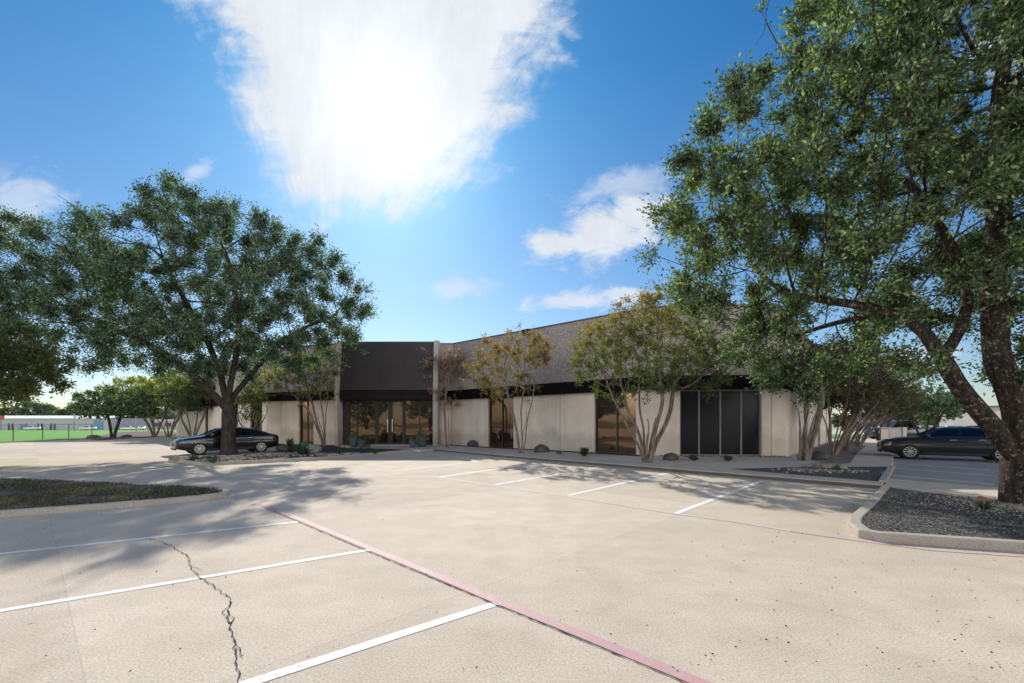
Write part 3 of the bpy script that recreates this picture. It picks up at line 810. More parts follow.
for p0, p1, hx in ((376.2, 390.2, 388.0), (390.4, 404.3, 392.6)):
    dr = ent(p0, p1, [], 'door', .14)
    h = MB(); hX = (hx - 512) / F * ey; h.tube([(hX, ey - .09, 1.0), (hX, ey - .09, 1.9)], .022, 8); h.tube([(hX, ey, 1.05), (hX, ey - .09, 1.05)], .015, 6); h.tube([(hX, ey, 1.85), (hX, ey - .09, 1.85)], .015, 6)
    h.build('handle', M['chrome'], dr)
mb = MB(); mb.box((-11.6 + .12, 31.3, 1.65), (.42, .3, 3.2)); mb.build('entry_jamb', M['frame_dark'], bld)
mb = MB(); mb.box((-8.5, 31.95, 1.7), (6.3, .1, 3.4)); mb.build('lobby_back', M['frame_dark'], bld)
mb = MB(); mb.box((-8.2, 30.7, .125), (3.2, .9, .06)); structure('entry_step', mb, M['walk'], .01)
# flood light on parapet
fx = (531 - 512) / F
t = frac(C_, A_, 531); q = C_.lerp(A_, t); zz = zat(333, q.y)
fl = empty('flood_light', (q.x - .28, q.y - .1, zz), 'small black flood light at the top of the grey stone-chip upper wall', 'flood light')
mb = MB(); mb.box((q.x - .25, q.y - .22, zz), (.5, .3, .34), R(-43)); mb.build('lamp_head', M['black_plastic'], fl, .02)
mb = MB(); mb.tube([(q.x - .2, q.y - .15, zz + .05), (q.x + .05, q.y + .2, zz + .2)], .03, 6); mb.build('bracket', M['black_plastic'], fl)
# teal awning on the far wing
t = frac(P0, P1, 203); q = P0.lerp(P1, t); u = (P1 - P0).normalized(); n_ = Vector((u.y, -u.x))
q0 = q - u * 1.9; q1 = q + u * 1.9
mb = MB(); o0, o1 = q0 + n_ * 1.6, q1 + n_ * 1.6
e0, e1 = q0 + n_ * .45, q1 + n_ * .45
vs = [(e0.x, e0.y, 4.1), (e1.x, e1.y, 4.1), (o1.x, o1.y, 3.15), (o0.x, o0.y, 3.15), (o1.x, o1.y, 2.8), (o0.x, o0.y, 2.8), (e0.x, e0.y, 2.85), (e1.x, e1.y, 2.85)]
mb.add(vs, [(0, 3, 2, 1), (3, 5, 4, 2), (0, 6, 5, 3), (1, 2, 4, 7)]); mb.build('awning', M['teal_fabric'], bld)

# ------------------------------------------------------------------ cars
def interp(x, pts):
    xs_ = [p[0] for p in pts]; ys_ = [p[1] for p in pts]; return float(np.interp(x, xs_, ys_))
def smooth_interp(pts):
    """monotone-ish smooth curve through pts (x ascending)"""
    X = np.array([p[0] for p in pts]); Y = np.array([p[1] for p in pts])
    xx = np.linspace(X[0], X[-1], 400); yy = np.interp(xx, X, Y)
    k = np.hanning(19); k /= k.sum(); yp = np.pad(yy, 9, mode='edge'); ys_ = np.convolve(yp, k, 'valid')
    return lambda x: float(np.interp(x, xx, ys_))
def make_car(name, loc, heading, prm, label, group=None, detail=True, cat='car'):
    Lh = prm['L'] / 2; W = prm['W'] / 2
    root = empty(name, loc, label, cat, group, heading)
    top = smooth_interp(prm['top']); belt_ = smooth_interp(prm['belt'])
    def halfw(x):
        e = abs(x) / Lh; return W * (1 - .05 * e ** 2 - .13 * max(0, (e - .82) / .18) ** 2)
    def bot(x): return .24 + .10 * max(0, (abs(x) / Lh - .8) / .2)
    def section(x):
        w = halfw(x); t = top(x); b = min(belt_(x), t - .03); z0 = bot(x); g = max(0., min(1., (t - b - .03) / .38))
        ye = w * (.93 - .24 * g); ze = t - .05 - .02 * g
        s = [(0, z0), (w * .82, z0), (w * .965, z0 + .09), (w * .99, .42), (w, .60), (w * .985, b - .05), (w * .95, b)]
        for k in (.33, .66): s.append((w * .95 + (ye - w * .95) * k, b + (ze - b) * k))
        s += [(ye, ze), (ye * .88, t - .018), (ye * .5, t), (0, t + .004)]
        return s
    st = sorted(set([round(v, 4) for v in np.linspace(-Lh + .02, Lh - .02, 64)]))
    secs = [section(x) for x in st]; n = len(secs[0]); vs = []
    def shrink(x, s, k, zc=.55): return [(y * k, zc + (z - zc) * k) for y, z in s]
    st2 = [-Lh - .03] + [-Lh] + st + [Lh] + [Lh + .03]
    secs = [shrink(0, secs[0], .86), shrink(0, secs[0], .96)] + secs + [shrink(0, secs[-1], .96), shrink(0, secs[-1], .86)]
    ringn = 2 * n - 2
    for x, s in zip(st2, secs):
        for y, z in s: vs.append((x, y, z))
        for y, z in s[-2:0:-1]: vs.append((x, -y, z))
    fs = []
    for i in range(len(st2) - 1):
        for k in range(ringn):
            a = i * ringn + k; b = i * ringn + (k + 1) % ringn; fs.append((a, b, b + ringn, a + ringn))
    fs.append(tuple(range(ringn))[::-1]); fs.append(tuple((len(st2) - 1) * ringn + k for k in range(ringn)))
    m = MB(); m.add(vs, fs)
    body = m.build('body', prm['paint'], root, smooth=True, world=False)
    fixn(body)
    wr, wx = prm['wr'], prm['wx']
    # wheel arches are cut
    cutter = MB()
    for x in wx:
        for sgn in (-1, 1):
            yc = sgn * (W - .10); r = wr * 1.16
            cutter.tube([(x, yc - .20, wr + .02), (x, yc + .30, wr + .02)] if sgn > 0 else [(x, yc - .30, wr + .02), (x, yc + .20, wr + .02)], r, 28)
    co = cutter.build('cut', None, None)
    md = body.modifiers.new('b', 'BOOLEAN'); md.operation = 'DIFFERENCE'; md.object = co; md.solver = 'EXACT'
    dg = bpy.context.evaluated_depsgraph_get(); me = bpy.data.meshes.new_from_object(body.evaluated_get(dg))
    body.modifiers.clear(); body.data = me; bpy.data.objects.remove(co)
    body.data.materials.clear(); body.data.materials.append(prm['paint'])
    try: body.data.set_sharp_from_angle(angle=R(38))
    except Exception: pass
    # glass
    def side_pt(x, v, sgn, o=.006):
        s = section(x); a = s[6]; b = s[9]; y = a[0] + (b[0] - a[0]) * v; z = a[1] + (b[1] - a[1]) * v
        return (x, sgn * (y + o), z + o * .3)
    def side_glass(x0, x1, x0t, x1t, sgn, nm='side_window'):
        g = MB(); N_ = 8; vs = []
        for j, v in enumerate((.10, .5, .90)):
            for i in range(N_ + 1):
                lo = x0 + (x0t - x0) * v; hi = x1 + (x1t - x1) * v; vs.append(side_pt(lo + (hi - lo) * i / N_, v, sgn))
        g.add(vs, [(j * (N_ + 1) + i, j * (N_ + 1) + i + 1, (j + 1) * (N_ + 1) + i + 1, (j + 1) * (N_ + 1) + i) for j in range(2) for i in range(N_)])
        g.build(nm, M['carglass'], root, smooth=True, world=False)
    def top_glass(x0, x1, nm):
        g = MB(); vs = []; K = 9; J = 8
        for j in range(J + 1):
            x = x0 + (x1 - x0) * j / J; s = section(x); ye = s[9][0] * .95
            for k in range(K + 1):
                y = -ye + 2 * ye * k / K; ay = abs(y); P_ = [(s[12][0], s[12][1]), (s[11][0], s[11][1]), (s[10][0], s[10][1]), (s[9][0], s[9][1])]
                z = float(np.interp(ay, [p[0] for p in P_], [p[1] for p in P_])); vs.append((x, y, z + .008))
        g.add(vs, [(j * (K + 1) + k, j * (K + 1) + k + 1, (j + 1) * (K + 1) + k + 1, (j + 1) * (K + 1) + k) for j in range(J) for k in range(K)])
        g.build(nm, M['carglass'], root, smooth=True, world=False)
    top_glass(*prm['wind'], 'windshield'); top_glass(*prm['rear'], 'rear_window')
    for sgn in (-1, 1):
        for w4 in prm['side']: side_glass(*w4, sgn)
    for x in wx:
        for sgn in (-1, 1):
            c = (x, sgn * (W - .12), wr); q = 1 if sgn < 0 else -1
            T = MB(); T.lathe(c, [(wr * .62, .10 * q), (wr * .70, .115 * q), (wr * .93, .11 * q), (wr, .08 * q), (wr, -.08 * q), (wr * .93, -.11 * q), (wr * .62, -.10 * q)], 28, 'y')
            wh = fixn(T.build('wheel', M['tyre'], root, smooth=True, world=False))
            if detail:
                Rm = MB(); Rm.lathe(c, [(wr * .66, .118 * q), (wr * .60, .118 * q), (wr * .58, .06 * q)], 28, 'y')
                for k in range(10):
                    a = 2 * math.pi * k / 10; ca, sa = math.cos(a), math.sin(a); w_ = .017
                    y0 = c[1] - .112 * q; y1 = c[1] - .08 * q
                    pts = []
                    for yy in (y0, y1):
                        for rr_, ww in ((.03, w_ * .7), (wr * .62, w_ * 1.25)):
                            pts += [(c[0] + rr_ * ca - ww * sa, yy, c[2] + rr_ * sa + ww * ca), (c[0] + rr_ * ca + ww * sa, yy, c[2] + rr_ * sa - ww * ca)]
                    Rm.add(pts, [(0, 1, 3, 2), (4, 6, 7, 5), (0, 2, 6, 4), (1, 5, 7, 3), (2, 3, 7, 6)])
                Rm.lathe(c, [(.0, .12 * q), (.05, .118 * q), (.06, .09 * q)], 14, 'y')
                Rm.build('rim', M['rim'], wh, world=False)
                Dk = MB(); Dk.lathe(c, [(0.0, .03 * q), (wr * .62, .03 * q)], 20, 'y'); Dk.build('brake_disc', M['black_plastic'], wh, world=False)
            else:
                Rm = MB(); Rm.lathe(c, [(0., .112 * q), (wr * .62, .112 * q)], 14, 'y'); Rm.build('rim', M['rim'], wh, world=False)
    def patch(xa, ya, xb, yb, z0, z1, nm, mat, sgn, o=.012):
        """curved lamp patch round a corner"""
        g = MB(); vs = []; K = 6
        for j in (0, 1):
            for k in range(K + 1):
                t_ = k / K; x = xa + (xb - xa) * t_; y = ya + (yb - ya) * t_; vs.append((x, sgn * y, z0 + (z1 - z0) * j))
        g.add(vs, [(k, k + 1, K + 2 + k, K + 1 + k) for k in range(K)])
        ob = g.build(nm, mat, root, world=False)
        s_ = ob.modifiers.new('s', 'SOLIDIFY'); s_.thickness = .03; s_.offset = 0
    wf = halfw(Lh - .1)
    for sgn in (-1, 1):
        zf = prm['zlamp']
        patch(Lh + .018, wf * .55, Lh - .32, halfw(Lh - .32) + .004, zf - .06, zf + .05, 'headlight', M['headlamp'], sgn)
        patch(-Lh - .018, wf * .6, -Lh + .22, halfw(Lh - .22) + .004, zf + .05, zf + .17, 'taillight', M['taillamp'], sgn)
    g = MB(); g.box((Lh + .01, 0, zf - .10), (.05, wf * 1.0, .22)); g.build('grille', M['black_plastic'], root, .015, world=False)
    if detail:
        g = MB(); g.box((Lh + .0, 0, .33), (.07, wf * 1.35, .11)); g.build('air_intake', M['black_plastic'], root, .02, world=False)
        g = MB(); g.box((Lh + .037, 0, zf - .04), (.012, wf * .95, .018)); g.build('grille_bar', M['chrome'], root, world=False)
        for sgn in (-1, 1):
            xm = prm['side'][0][1] - .12; zb = belt_(xm) + .06; yw = halfw(xm)
            g = MB(); g.box((xm, sgn * (yw + .09), zb + .03), (.10, .20, .13), sgn * R(8)); g.build('side_mirror', prm['paint'], root, .03, world=False)
            for xh in prm['handles']:
                g = MB(); g.box((xh, sgn * (halfw(xh) + .012), belt_(xh) - .11), (.2, .03, .03)); g.build('door_handle', M['chrome'], root, .008, world=False)
            g = MB(); g.slab((wx[0] + .40, sgn * (W - .012)), (wx[1] - .40, sgn * (W - .012)), -.012, .012, .25, .36); g.build('side_skirt', M['black_plastic'], root, world=False)
            # door shut lines and bright window trim
            for xd in prm['doors']:
                g = MB(); pts = []
                s = section(xd)
                pts = [(xd + .02, sgn * (y_ + .003), z_) for y_, z_ in s[3:7]]
                g.tube(pts, .005, 4); g.build('door_seam', M['black_plastic'], root, world=False)
            g = MB(); x0, x1 = prm['side'][-1][0], prm['side'][0][1]
            g.tube([side_pt(x0 + (x1 - x0) * i / 12, .05, sgn, .008) for i in range(13)], .009, 5)
            x0, x1 = prm['side'][-1][2], prm['side'][0][3]
            g.tube([side_pt(x0 + (x1 - x0) * i / 12, .95, sgn, .008) for i in range(13)], .008, 5)
            g.build('window_trim', M['chrome'], root, world=False)
        g = MB(); g.box((-Lh - .045, 0, .55), (.02, .5, .13)); g.build('licence_plate', M['headlamp'], root, .005, world=False)
    # underbody in the shade
    g = MB(); g.box((0, 0, .26), (prm['L'] * .72, W * 1.25, .12)); g.build('underbody', M['black_plastic'], root, world=False)
    return root
sedan = dict(L=4.75, W=1.84, wr=.335, wx=(-1.42, 1.42), paint=M['black_paint'], zlamp=.66,
    top=[(-2.40, .86), (-2.32, 1.0), (-1.95, 1.07), (-1.15, 1.36), (-.45, 1.445), (.15, 1.43), (.45, 1.37), (1.2, 1.0), (1.85, .93), (2.2, .86), (2.34, .78), (2.40, .70)],
    belt=[(-2.4, .98), (-1.2, .97), (1.2, .92), (2.1, .84), (2.4, .70)],
    wind=(1.13, .48), rear=(-1.16, -1.84), side=[(-.18, 1.02, -.12, .42), (-1.0, -.24, -.78, -.2)], handles=(.05, -.85), doors=(1.05, -.2, -1.05))
suv = dict(sedan, L=4.95, W=1.86, wr=.35, wx=(-1.45, 1.47), paint=M['grey_paint'], zlamp=.72,
    top=[(-2.50, .95), (-2.42, 1.1), (-2.05, 1.17), (-1.2, 1.42), (-.5, 1.50), (.2, 1.48), (.45, 1.44), (1.2, 1.05), (1.9, .95), (2.3, .87), (2.44, .79), (2.5, .70)],
    belt=[(-2.5, 1.05), (-1.2, 1.04), (1.2, 1.0), (2.2, .90), (2.5, .74)], wind=(1.1, .50), rear=(-1.22, -1.92),
    side=[(-.2, 1.0, -.14, .44), (-1.15, -.26, -.85, -.22)])
pickup = dict(sedan, L=5.7, W=1.98, wr=.41, wx=(-1.75, 1.85), paint=M['truck_paint'], zlamp=.92,
    top=[(-2.87, 1.12), (-2.8, 1.2), (-1.25, 1.22), (-1.1, 1.3), (-.95, 1.78), (-.5, 1.86), (.45, 1.84), (.65, 1.76), (1.2, 1.24), (2.3, 1.14), (2.75, 1.02), (2.87, .8)],
    belt=[(-2.87, 1.12), (1.2, 1.14), (2.87, .9)], wind=(1.12, .70), rear=(-1.12, -.98), side=[(-.05, .98, -.02, .62), (-.85, -.12, -.85, -.1)], handles=(.1, -.7), doors=(1.0, -.08, -.92))
make_car('parked_car', (-15.5, 24.5, 0), math.atan2(-.7, -.7), sedan, 'glossy black sedan parked nose out behind the thick trunk of the left oak', detail=True)
make_car('parked_car', (19.75, 20.3, .004), math.atan2(.56, -.83), suv, 'charcoal grey sedan parked across the striped bays behind the right oak trunk', detail=True)
make_car('pickup_truck', (38.4, 44.6, 0), math.atan2(.05, -1.), pickup, 'dark pickup truck behind the beige cabinet beside the lawn', detail=True, cat='pickup truck')
small = dict(sedan, paint=M['white_paint'])
far_cars = [(905, 84, 'white_paint'), (918, 92, 'silver_paint'), (880, 90, 'white_paint'), (946, 95, 'white_paint'), (958, 100, 'silver_paint'), (975, 88, 'red_paint'), (890, 104, 'silver_paint'), (931, 108, 'white_paint'), (992, 96, 'white_paint')]
names = {'white_paint': 'white', 'silver_paint': 'silver', 'red_paint': 'red'}
lab = ['tiny white car in the far lot left of the flat green tree', 'tiny silver car in the far lot seen below the flat green tree', 'tiny white car in the far lot beyond the lawn, leftmost there', 'tiny white car in the far lot right of the flat green tree', 'tiny silver car in the far lot above the charcoal sedan roof', 'tiny red car in the far lot between the oak stems', 'tiny silver car at the back of the far lot behind the pickup', 'tiny white car at the back of the far lot behind the flat green tree', 'tiny white car in the far lot rightmost behind the oak stems']
for i, (px, Y, pc) in enumerate(far_cars):
    p = at(px, Y); make_car('parked_car', (p.x, p.y, gz(Y) + .006), R(random.choice((80, 95, 175, 5))), dict(sedan, paint=M[pc]), lab[i], 'cars in the far lot on the right', detail=False)
for i, (px, py, pc, lb) in enumerate([(32, 430.3, 'white_paint', 'white car parked before the far pale shed, left one'), (88, 430.3, 'white_paint', 'white car parked before the far shed near its blue roller door'), (129, 430.6, 'white_paint', 'white car on the far side of the lawn right of the shed'), (137, 430.6, 'white_paint', 'second white car right of the shed, nearer the row of poles')]):
    Y = 150; p = at(px, Y)
    make_car('parked_car', (p.x, p.y, gz(Y)), R(175 + i * 3), dict(sedan, paint=M[pc]), lb, 'cars beside the far shed', detail=False)

# ------------------------------------------------------------------ far left: shed, fence, poles, sign
sb = empty('metal_shed', (-130, 160, gz(157)), 'long low pale metal shed with white roof and blue roller door beyond the lawn', 'shed')
Y0 = 158.; z0 = gz(158)
def X(px, Y=Y0): return (px - 512) / F * Y
mb = MB(); mb.box(((X(-60) + X(109)) / 2, Y0 + 10, z0 + 2.1), (X(109) - X(-60), 20, 4.2)); mb.build('wall', M['shed_wall'], sb)
xa, xb = X(-62), X(110.5)
mb = MB(); vs = [(xa, Y0 - .5, z0 + 4.2), (xb, Y0 - .5, z0 + 4.2), (xb, Y0 + 10, z0 + 5.2), (xa, Y0 + 10, z0 + 5.2), (xb, Y0 + 20.5, z0 + 4.2), (xa, Y0 + 20.5, z0 + 4.2), (xa, Y0 - .5, z0 + 3.95), (xb, Y0 - .5, z0 + 3.95)]
mb.add(vs, [(0, 1, 2, 3), (3, 2, 4, 5), (6, 7, 1, 0)]); mb.build('roof', M['shed_roof'], sb)
mb = MB(); mb.box(((X(93.5) + X(103.5)) / 2, Y0 - .05, z0 + 1.65), (X(103.5) - X(93.5), .1, 3.3)); mb.build('roller_door', M['blue_door'], sb)
for a, b in ((8, 10), (11.8, 13.6), (26, 27), (37.5, 39), (41, 42.5), (50, 52), (53.8, 55.6)):
    mb = MB(); mb.box(((X(a) + X(b)) / 2, Y0 - .05, z0 + 1.15), (X(b) - X(a), .08, 2.3)); mb.build('door', M['dark_door'], sb)
mb = MB(); mb.box(((X(20) + X(26)) / 2, Y0 - .05, z0 + 1.1), (X(26) - X(20), .08, 2.0)); mb.build('roller_door', M['blue_door'], sb)
sg = empty('roof_sign', (X(-1), 150, gz(150)), 'red sign panel at the left end of the pale shed', 'sign')
mb = MB(); mb.box((X(0, 150), 150, zat(417.5, 150)), (2.6, .3, 1.3)); mb.build('panel', M['red_sign'], sg)
mb = MB(); mb.box((X(0, 150), 150.2, (gz(150) + zat(417, 150)) / 2), (.25, .2, zat(417, 150) - gz(150))); mb.build('post', M['galv'], sg)
# chain link fence along the lawn edge
fa = gp(-30, 443.0) + Vector((-1, 1.5, 0)); fb = gp(92, 438.0)
fn = empty('chain_link_fence', (fa.x, fa.y, 0), 'low dark chain-link fence on slim posts along the edge of the green lawn', 'fence')
nP = 5; hF = 1.5
for i in range(nP):
    p = fa.lerp(fb, i / (nP - 1)); mb = MB(); mb.tube([(p.x, p.y, -.1), (p.x, p.y, hF)], .032, 8); mb.build('post', M['black_plastic'], fn)
mb = MB(); mb.tube([(fa.x, fa.y, hF - .03), (fb.x, fb.y, hF - .03)], .025, 6); mb.build('top_rail', M['galv'], fn)
u = (fb - fa).normalized(); Lf = (fb - fa).length; vs = []; fs = []
for sgn in (1, -1):
    s = -hF
    while s < Lf:
        a0 = max(0, s) if True else 0; za = .05 + (a0 - s); b0 = min(Lf, s + hF); zb_ = .05 + (b0 - s)
        if sgn < 0: za, zb_ = hF - za + .05, hF - zb_ + .05
        pa = fa + u * a0; pb = fa + u * b0; k = len(vs)
        vs += [(pa.x, pa.y, za - .003), (pb.x, pb.y, zb_ - .003), (pb.x, pb.y, zb_ + .003), (pa.x, pa.y, za + .003)]; fs.append((k, k + 1, k + 2, k + 3)); s += .14
mb = MB(); mb.add(vs, fs); mb.build('wire_mesh', M['galv'], fn)
for px, y0, Y, hh, lb in ((74, 0, 120, 413, 'thin dark pole standing behind the fence before the pale shed'), (136, 0, 110, 414, 'grey pole on the far lawn, left of the pair behind the small trees'), (148.5, 0, 110, 414, 'grey pole on the far lawn, right of the pair behind the small trees')):
    p = at(px, Y); o = empty('light_pole', (p.x, p.y, gz(Y)), lb, 'pole', 'poles on the far lawn')
    mb = MB(); mb.tube([(p.x, p.y, gz(Y)), (p.x, p.y, zat(hh, Y))], [.16, .10], 8); mb.build('pole', M['galv'], o)
    mb = MB(); mb.box((p.x, p.y - .3, zat(hh, Y) + .05), (.35, .9, .14)); mb.build('lamp_head', M['galv'], o, .02)
# low hall beyond the small trees
o = empty('far_hall', (X(140, 190), 190, gz(190)), 'long low hall with dark windows far beyond the lawn behind the small trees', 'building')
xa, xb = X(111, 190), X(215, 190)
mb = MB(); mb.box(((xa + xb) / 2, 196, gz(190) + 1.7), (xb - xa, 12, 3.4)); mb.build('wall', M['far_block'], o)
mb = MB(); mb.box(((xa + xb) / 2, 196, gz(190) + 3.6), (xb - xa + 1, 13, .4)); mb.build('roof', M['shed_roof'], o)
for i in range(10):
    x = xa + 1.5 + i * 4.2; mb = MB(); mb.box((x + 1.5, 189.93, gz(190) + 1.7), (2.8, .1, 1.5)); mb.build('window', M['far_window'], o)
# low building and walls far right
o = empty('far_office', (at(990, 150).x, 150, gz(150)), 'pale far office block with a strip window behind the far parking lot', 'building')
xa, xb = at(840, 150).x, at(1100, 150).x
mb = MB(); mb.box(((xa + xb) / 2, 160, gz(150) + 2.0), (xb - xa, 20, 4.0)); mb.build('wall', M['far_block'], o)
mb = MB(); mb.box(((xa + xb) / 2, 160, gz(150) + 4.2), (xb - xa + 1.2, 21, .5)); mb.build('roof', M['coping'], o)
for i in range(16):
    x = xa + 3 + i * 5.2; mb = MB(); mb.box((x + 2, 149.92, gz(150) + 1.9), (3.8, .12, 1.6)); mb.build('window', M['far_window'], o)
o = empty('flat_roofed_block', (at(1035, 90).x, 90, gz(90)), 'taller grey flat-roofed block peeking past the right oak stems', 'building')
mb = MB(); mb.box((at(1042, 90).x, 98, gz(90) + 2.6), (12.5, 14, 5.2)); mb.build('wall', M['far_block'], o)
mb = MB(); mb.box((at(1042, 90).x, 98, gz(90) + 5.35), (13.2, 14.8, .35)); mb.build('roof', M['coping'], o)
for i in range(3):
    mb = MB(); mb.box((at(1042, 90).x - 4 + i * 4, 90.93, gz(90) + 2.6), (2.6, .1, 1.6)); mb.build('window', M['far_window'], o)
# cabinet
p = at(894, 38.5); o = empty('utility_cabinet', (p.x, p.y, 0), 'beige metal utility cabinet on a concrete pad in front of the dark pickup', 'utility cabinet')
mb = MB(); mb.box((p.x - .25, p.y, .62), (1.1, .8, 1.12)); mb.build('body', M['cabinet'], o, .03)
mb = MB(); mb.box((p.x - .25, p.y - .41, .62), (.95, .03, .9)); mb.build('door', M['cabinet'], o, .01)
mb = MB(); mb.box((p.x - .25, p.y, .03), (1.4, 1.1, .12)); mb.build('pad', M['walk'], o)
mb = MB(); mb.box((p.x - .25, p.y, 1.20), (1.18, .9, .05)); mb.build('lid', M['cabinet'], o, .01)
o = empty('pedestal', (p.x + .62, p.y - .2, 0), 'slim pale concrete post right beside the beige utility cabinet', 'post')
mb = MB(); mb.box((p.x + .62, p.y - .2, .6), (.34, .34, 1.2)); mb.build('shaft', M['walk'], o, .03)
mb = MB(); mb.box((p.x + .62, p.y - .2, 1.23), (.4, .4, .07)); mb.build('cap', M['walk'], o, .02)

# ------------------------------------------------------------------ small things: boulders, plants, pots, stones
def boulder(name, c, d, mat, label, seed, cat='boulder', group='boulders in the planting beds'):
    rr = np.random.default_rng(seed); bm = bmesh.new(); bmesh.ops.create_icosphere(bm, subdivisions=3, radius=1)
    dirs = rr.normal(0, 1, (9, 3)); dirs /= np.linalg.norm(dirs, axis=1)[:, None]; cut = rr.uniform(.62, .92, 9)
    for v in bm.verts:
        p = np.array(v.co)
        for d_, c_ in zip(dirs, cut):
            k = p @ d_
            if k > c_: p = p - d_ * (k - c_) * .85
        p = p * (1 + .03 * math.sin(p[0] * 9 + p[1] * 7))
        v.co = (p[0] * d[0] / 2, p[1] * d[1] / 2, max(-.25, p[2]) * d[2] * .62 + d[2] * .10)
    me = bpy.data.meshes.new(name); bm.to_mesh(me); bm.free(); me.materials.append(mat)
    for p in me.polygons: p.use_smooth = True
    o = bpy.data.objects.new(name, me); COL.objects.link(o); o.location = c; o.rotation_euler = (0, 0, rr.uniform(0, 6))
    return tag(o, label, cat, group)
def BP(px, py, z=.12): p = gp(px, py, z); return (p.x, p.y, z)
boulder('boulder', BP(475, 445.8), (1.3, .8, .55), M['darkrock'], 'rough grey boulder by the pale wall left of the narrow bronze window', 1)
boulder('boulder', BP(542, 452.2), (.85, .7, .6), M['darkrock'], 'dark grey boulder right of the slim tree between the two bronze windows', 2)
boulder('boulder', BP(559, 454), (.35, .3, .22), M['darkrock'], 'small dark stone between the boulder and the green plant by the wall', 3)
boulder('boulder', BP(671, 460), (.65, .6, .45), M['darkrock'], 'dark boulder just right of the many-stemmed gold-green tree', 4)
boulder('boulder', BP(817, 459), (1.0, .8, .5), M['darkrock'], 'dark boulder beside the twisted tree at the side wall', 5)
boulder('boulder', BP(825, 467.5), (1.35, .55, .24), M['rock'], 'long flat pale stone at the back of the dark gravel bed', 6)
boulder('boulder', BP(314, 452, .11), (1.1, .9, .6), M['rock'], 'pale rounded boulder near the spiky plant in the oak bed', 7)
boulder('boulder', BP(283, 450, .11), (.8, .7, .5), M['darkrock'], 'grey stone in the oak bed behind the spiky plant', 8)
boulder('boulder', BP(983, 501, .13), (.26, .22, .15), M['redrock'], 'reddish sandstone block at the foot of the right oak', 9)
boulder('boulder', BP(94, 438.3, .0), (1.3, .9, .5), M['darkrock'], 'dark boulder under the small round tree, left one', 10)
boulder('boulder', BP(126, 437.6, .0), (1.2, .9, .45), M['darkrock'], 'dark boulder under the small round tree, right one', 11)
boulder('boulder', BP(176, 459.6, .11), (.5, .4, .25), M['rock'], 'small pale stone at the left tip of the oak bed', 12)
def rosette(name, c, n, ln, w, mat, label, seed, cat='plant', group='low plants in the beds', spread=.9):
    rr = np.random.default_rng(seed); V = []; T = []
    for i in range(n):
        a = rr.uniform(0, 6.283); el = rr.uniform(.25, 1.45); l = ln * rr.uniform(.6, 1.1)
        d = np.array((math.cos(a) * math.cos(el), math.sin(a) * math.cos(el), math.sin(el))); s = np.array((-math.sin(a), math.cos(a), 0)) * w / 2
        b = np.array((math.cos(a), math.sin(a), 0)) * .04
        p1 = b + d * l * .5 + np.array((0, 0, .03)); p2 = b + d * l * .95 - np.array((0, 0, l * .18 * spread))
        V += [b - s * .6, b + s * .6, p1 + s, p1 - s, p1 - s, p1 + s, p2 + s * .1, p2 - s * .1]; t = rr.uniform(0, 1); T += [t, t]
    o = fast_mesh(name, np.array(V), 4, mat, None, np.array(T)); o.location = c
    return tag(o, label, cat, group)
rosette('spiky_plant', BP(303, 455.3, .11), 90, .95, .06, M['agave'], 'dark green spiky clump in the middle of the oak bed', 21)
rosette('spiky_plant', BP(341, 454, .11), 50, .6, .05, M['agave'], 'small spiky clump in front of the left entry column', 22)
rosette('leafy_plant', BP(584, 456), 70, .6, .08, M['plant'], 'green leafy plant at the wall left of the wide bronze window', 23)
rosette('leafy_plant', BP(694, 460.6), 50, .40, .07, M['agave'], 'low green plant under the dark four-pane window, left one', 24)
rosette('leafy_plant', BP(728, 461), 50, .38, .07, M['agave'], 'low green plant under the dark four-pane window, right one', 25)
rosette('leafy_plant', BP(375, 454, .11), 40, .35, .04, M['plant'], 'small pale green tuft near the tip of the entry bed', 26)
rosette('leafy_plant', BP(250, 446, .11), 140, 1.1, .09, M['plant'], 'bushy green plant right of the left oak trunk by the black sedan', 27)
rosette('leafy_plant', BP(290, 447, .11), 60, .8, .06, M['plant'], 'dark leafy clump by the wall left of the slim window', 28)
rosette('leafy_plant', BP(194, 461, .11), 60, .4, .04, M['plant'], 'yellowish grass tuft in front of the black sedan wheel', 29)
rosette('leafy_plant', BP(213, 462.8, .11), 50, .45, .05, M['agave'], 'blue-green tuft at the foot of the left oak', 30)
rosette('leafy_plant', BP(985, 509, .13), 36, .22, .03, M['plant'], 'small yellow-green sprout at the foot of the right oak', 31)
rosette('leafy_plant', BP(836, 471, .12), 40, .30, .03, M['plant'], 'dry tuft among the pale stones in the dark gravel bed', 32)
def pot(px, py, r, h, label, seed, ln=.4):
    p = gp(px, py, .115); o = empty('planter_pot', (p.x, p.y, .115), label, 'planter', 'planter pots by the entry')
    m = MB(); m.lathe((p.x, p.y, .115), [(0, 0), (r * .68, 0), (r * .8, h * .2), (r, h * .75), (r * .97, h * .93), (r * 1.08, h * .95), (r * 1.08, h), (r * .93, h), (r * .9, h * .9), (0, h * .88)], 24)
    m.build('pot', M['planter'], o, smooth=True)
    rr = np.random.default_rng(seed); n = 160; P_ = rr.normal(0, .5, (n, 3)) * (r * .8, r * .8, ln * .5) + (0, 0, h + ln * .3)
    P_[:, 2] = np.maximum(P_[:, 2], h * .92)
    fast_mesh('foliage', leaf_quads(P_, P_ - (0, 0, h * .8), rr, .10, .4), 4, M['plant'], o, rr.uniform(0, 1, n))
pot(354, 447.6, .30, .72, 'tall grey pot standing left of the bronze entry doors', 41)
pot(362, 448.0, .22, .5, 'smaller grey pot right of the tall pot at the left window', 42, .25)
pot(421.5, 446.8, .36, .75, 'wide grey pot next to the right entry column', 43, .5)
pot(412.5, 447.6, .22, .5, 'small grey pot between the doors and the wide pot', 44, .2)
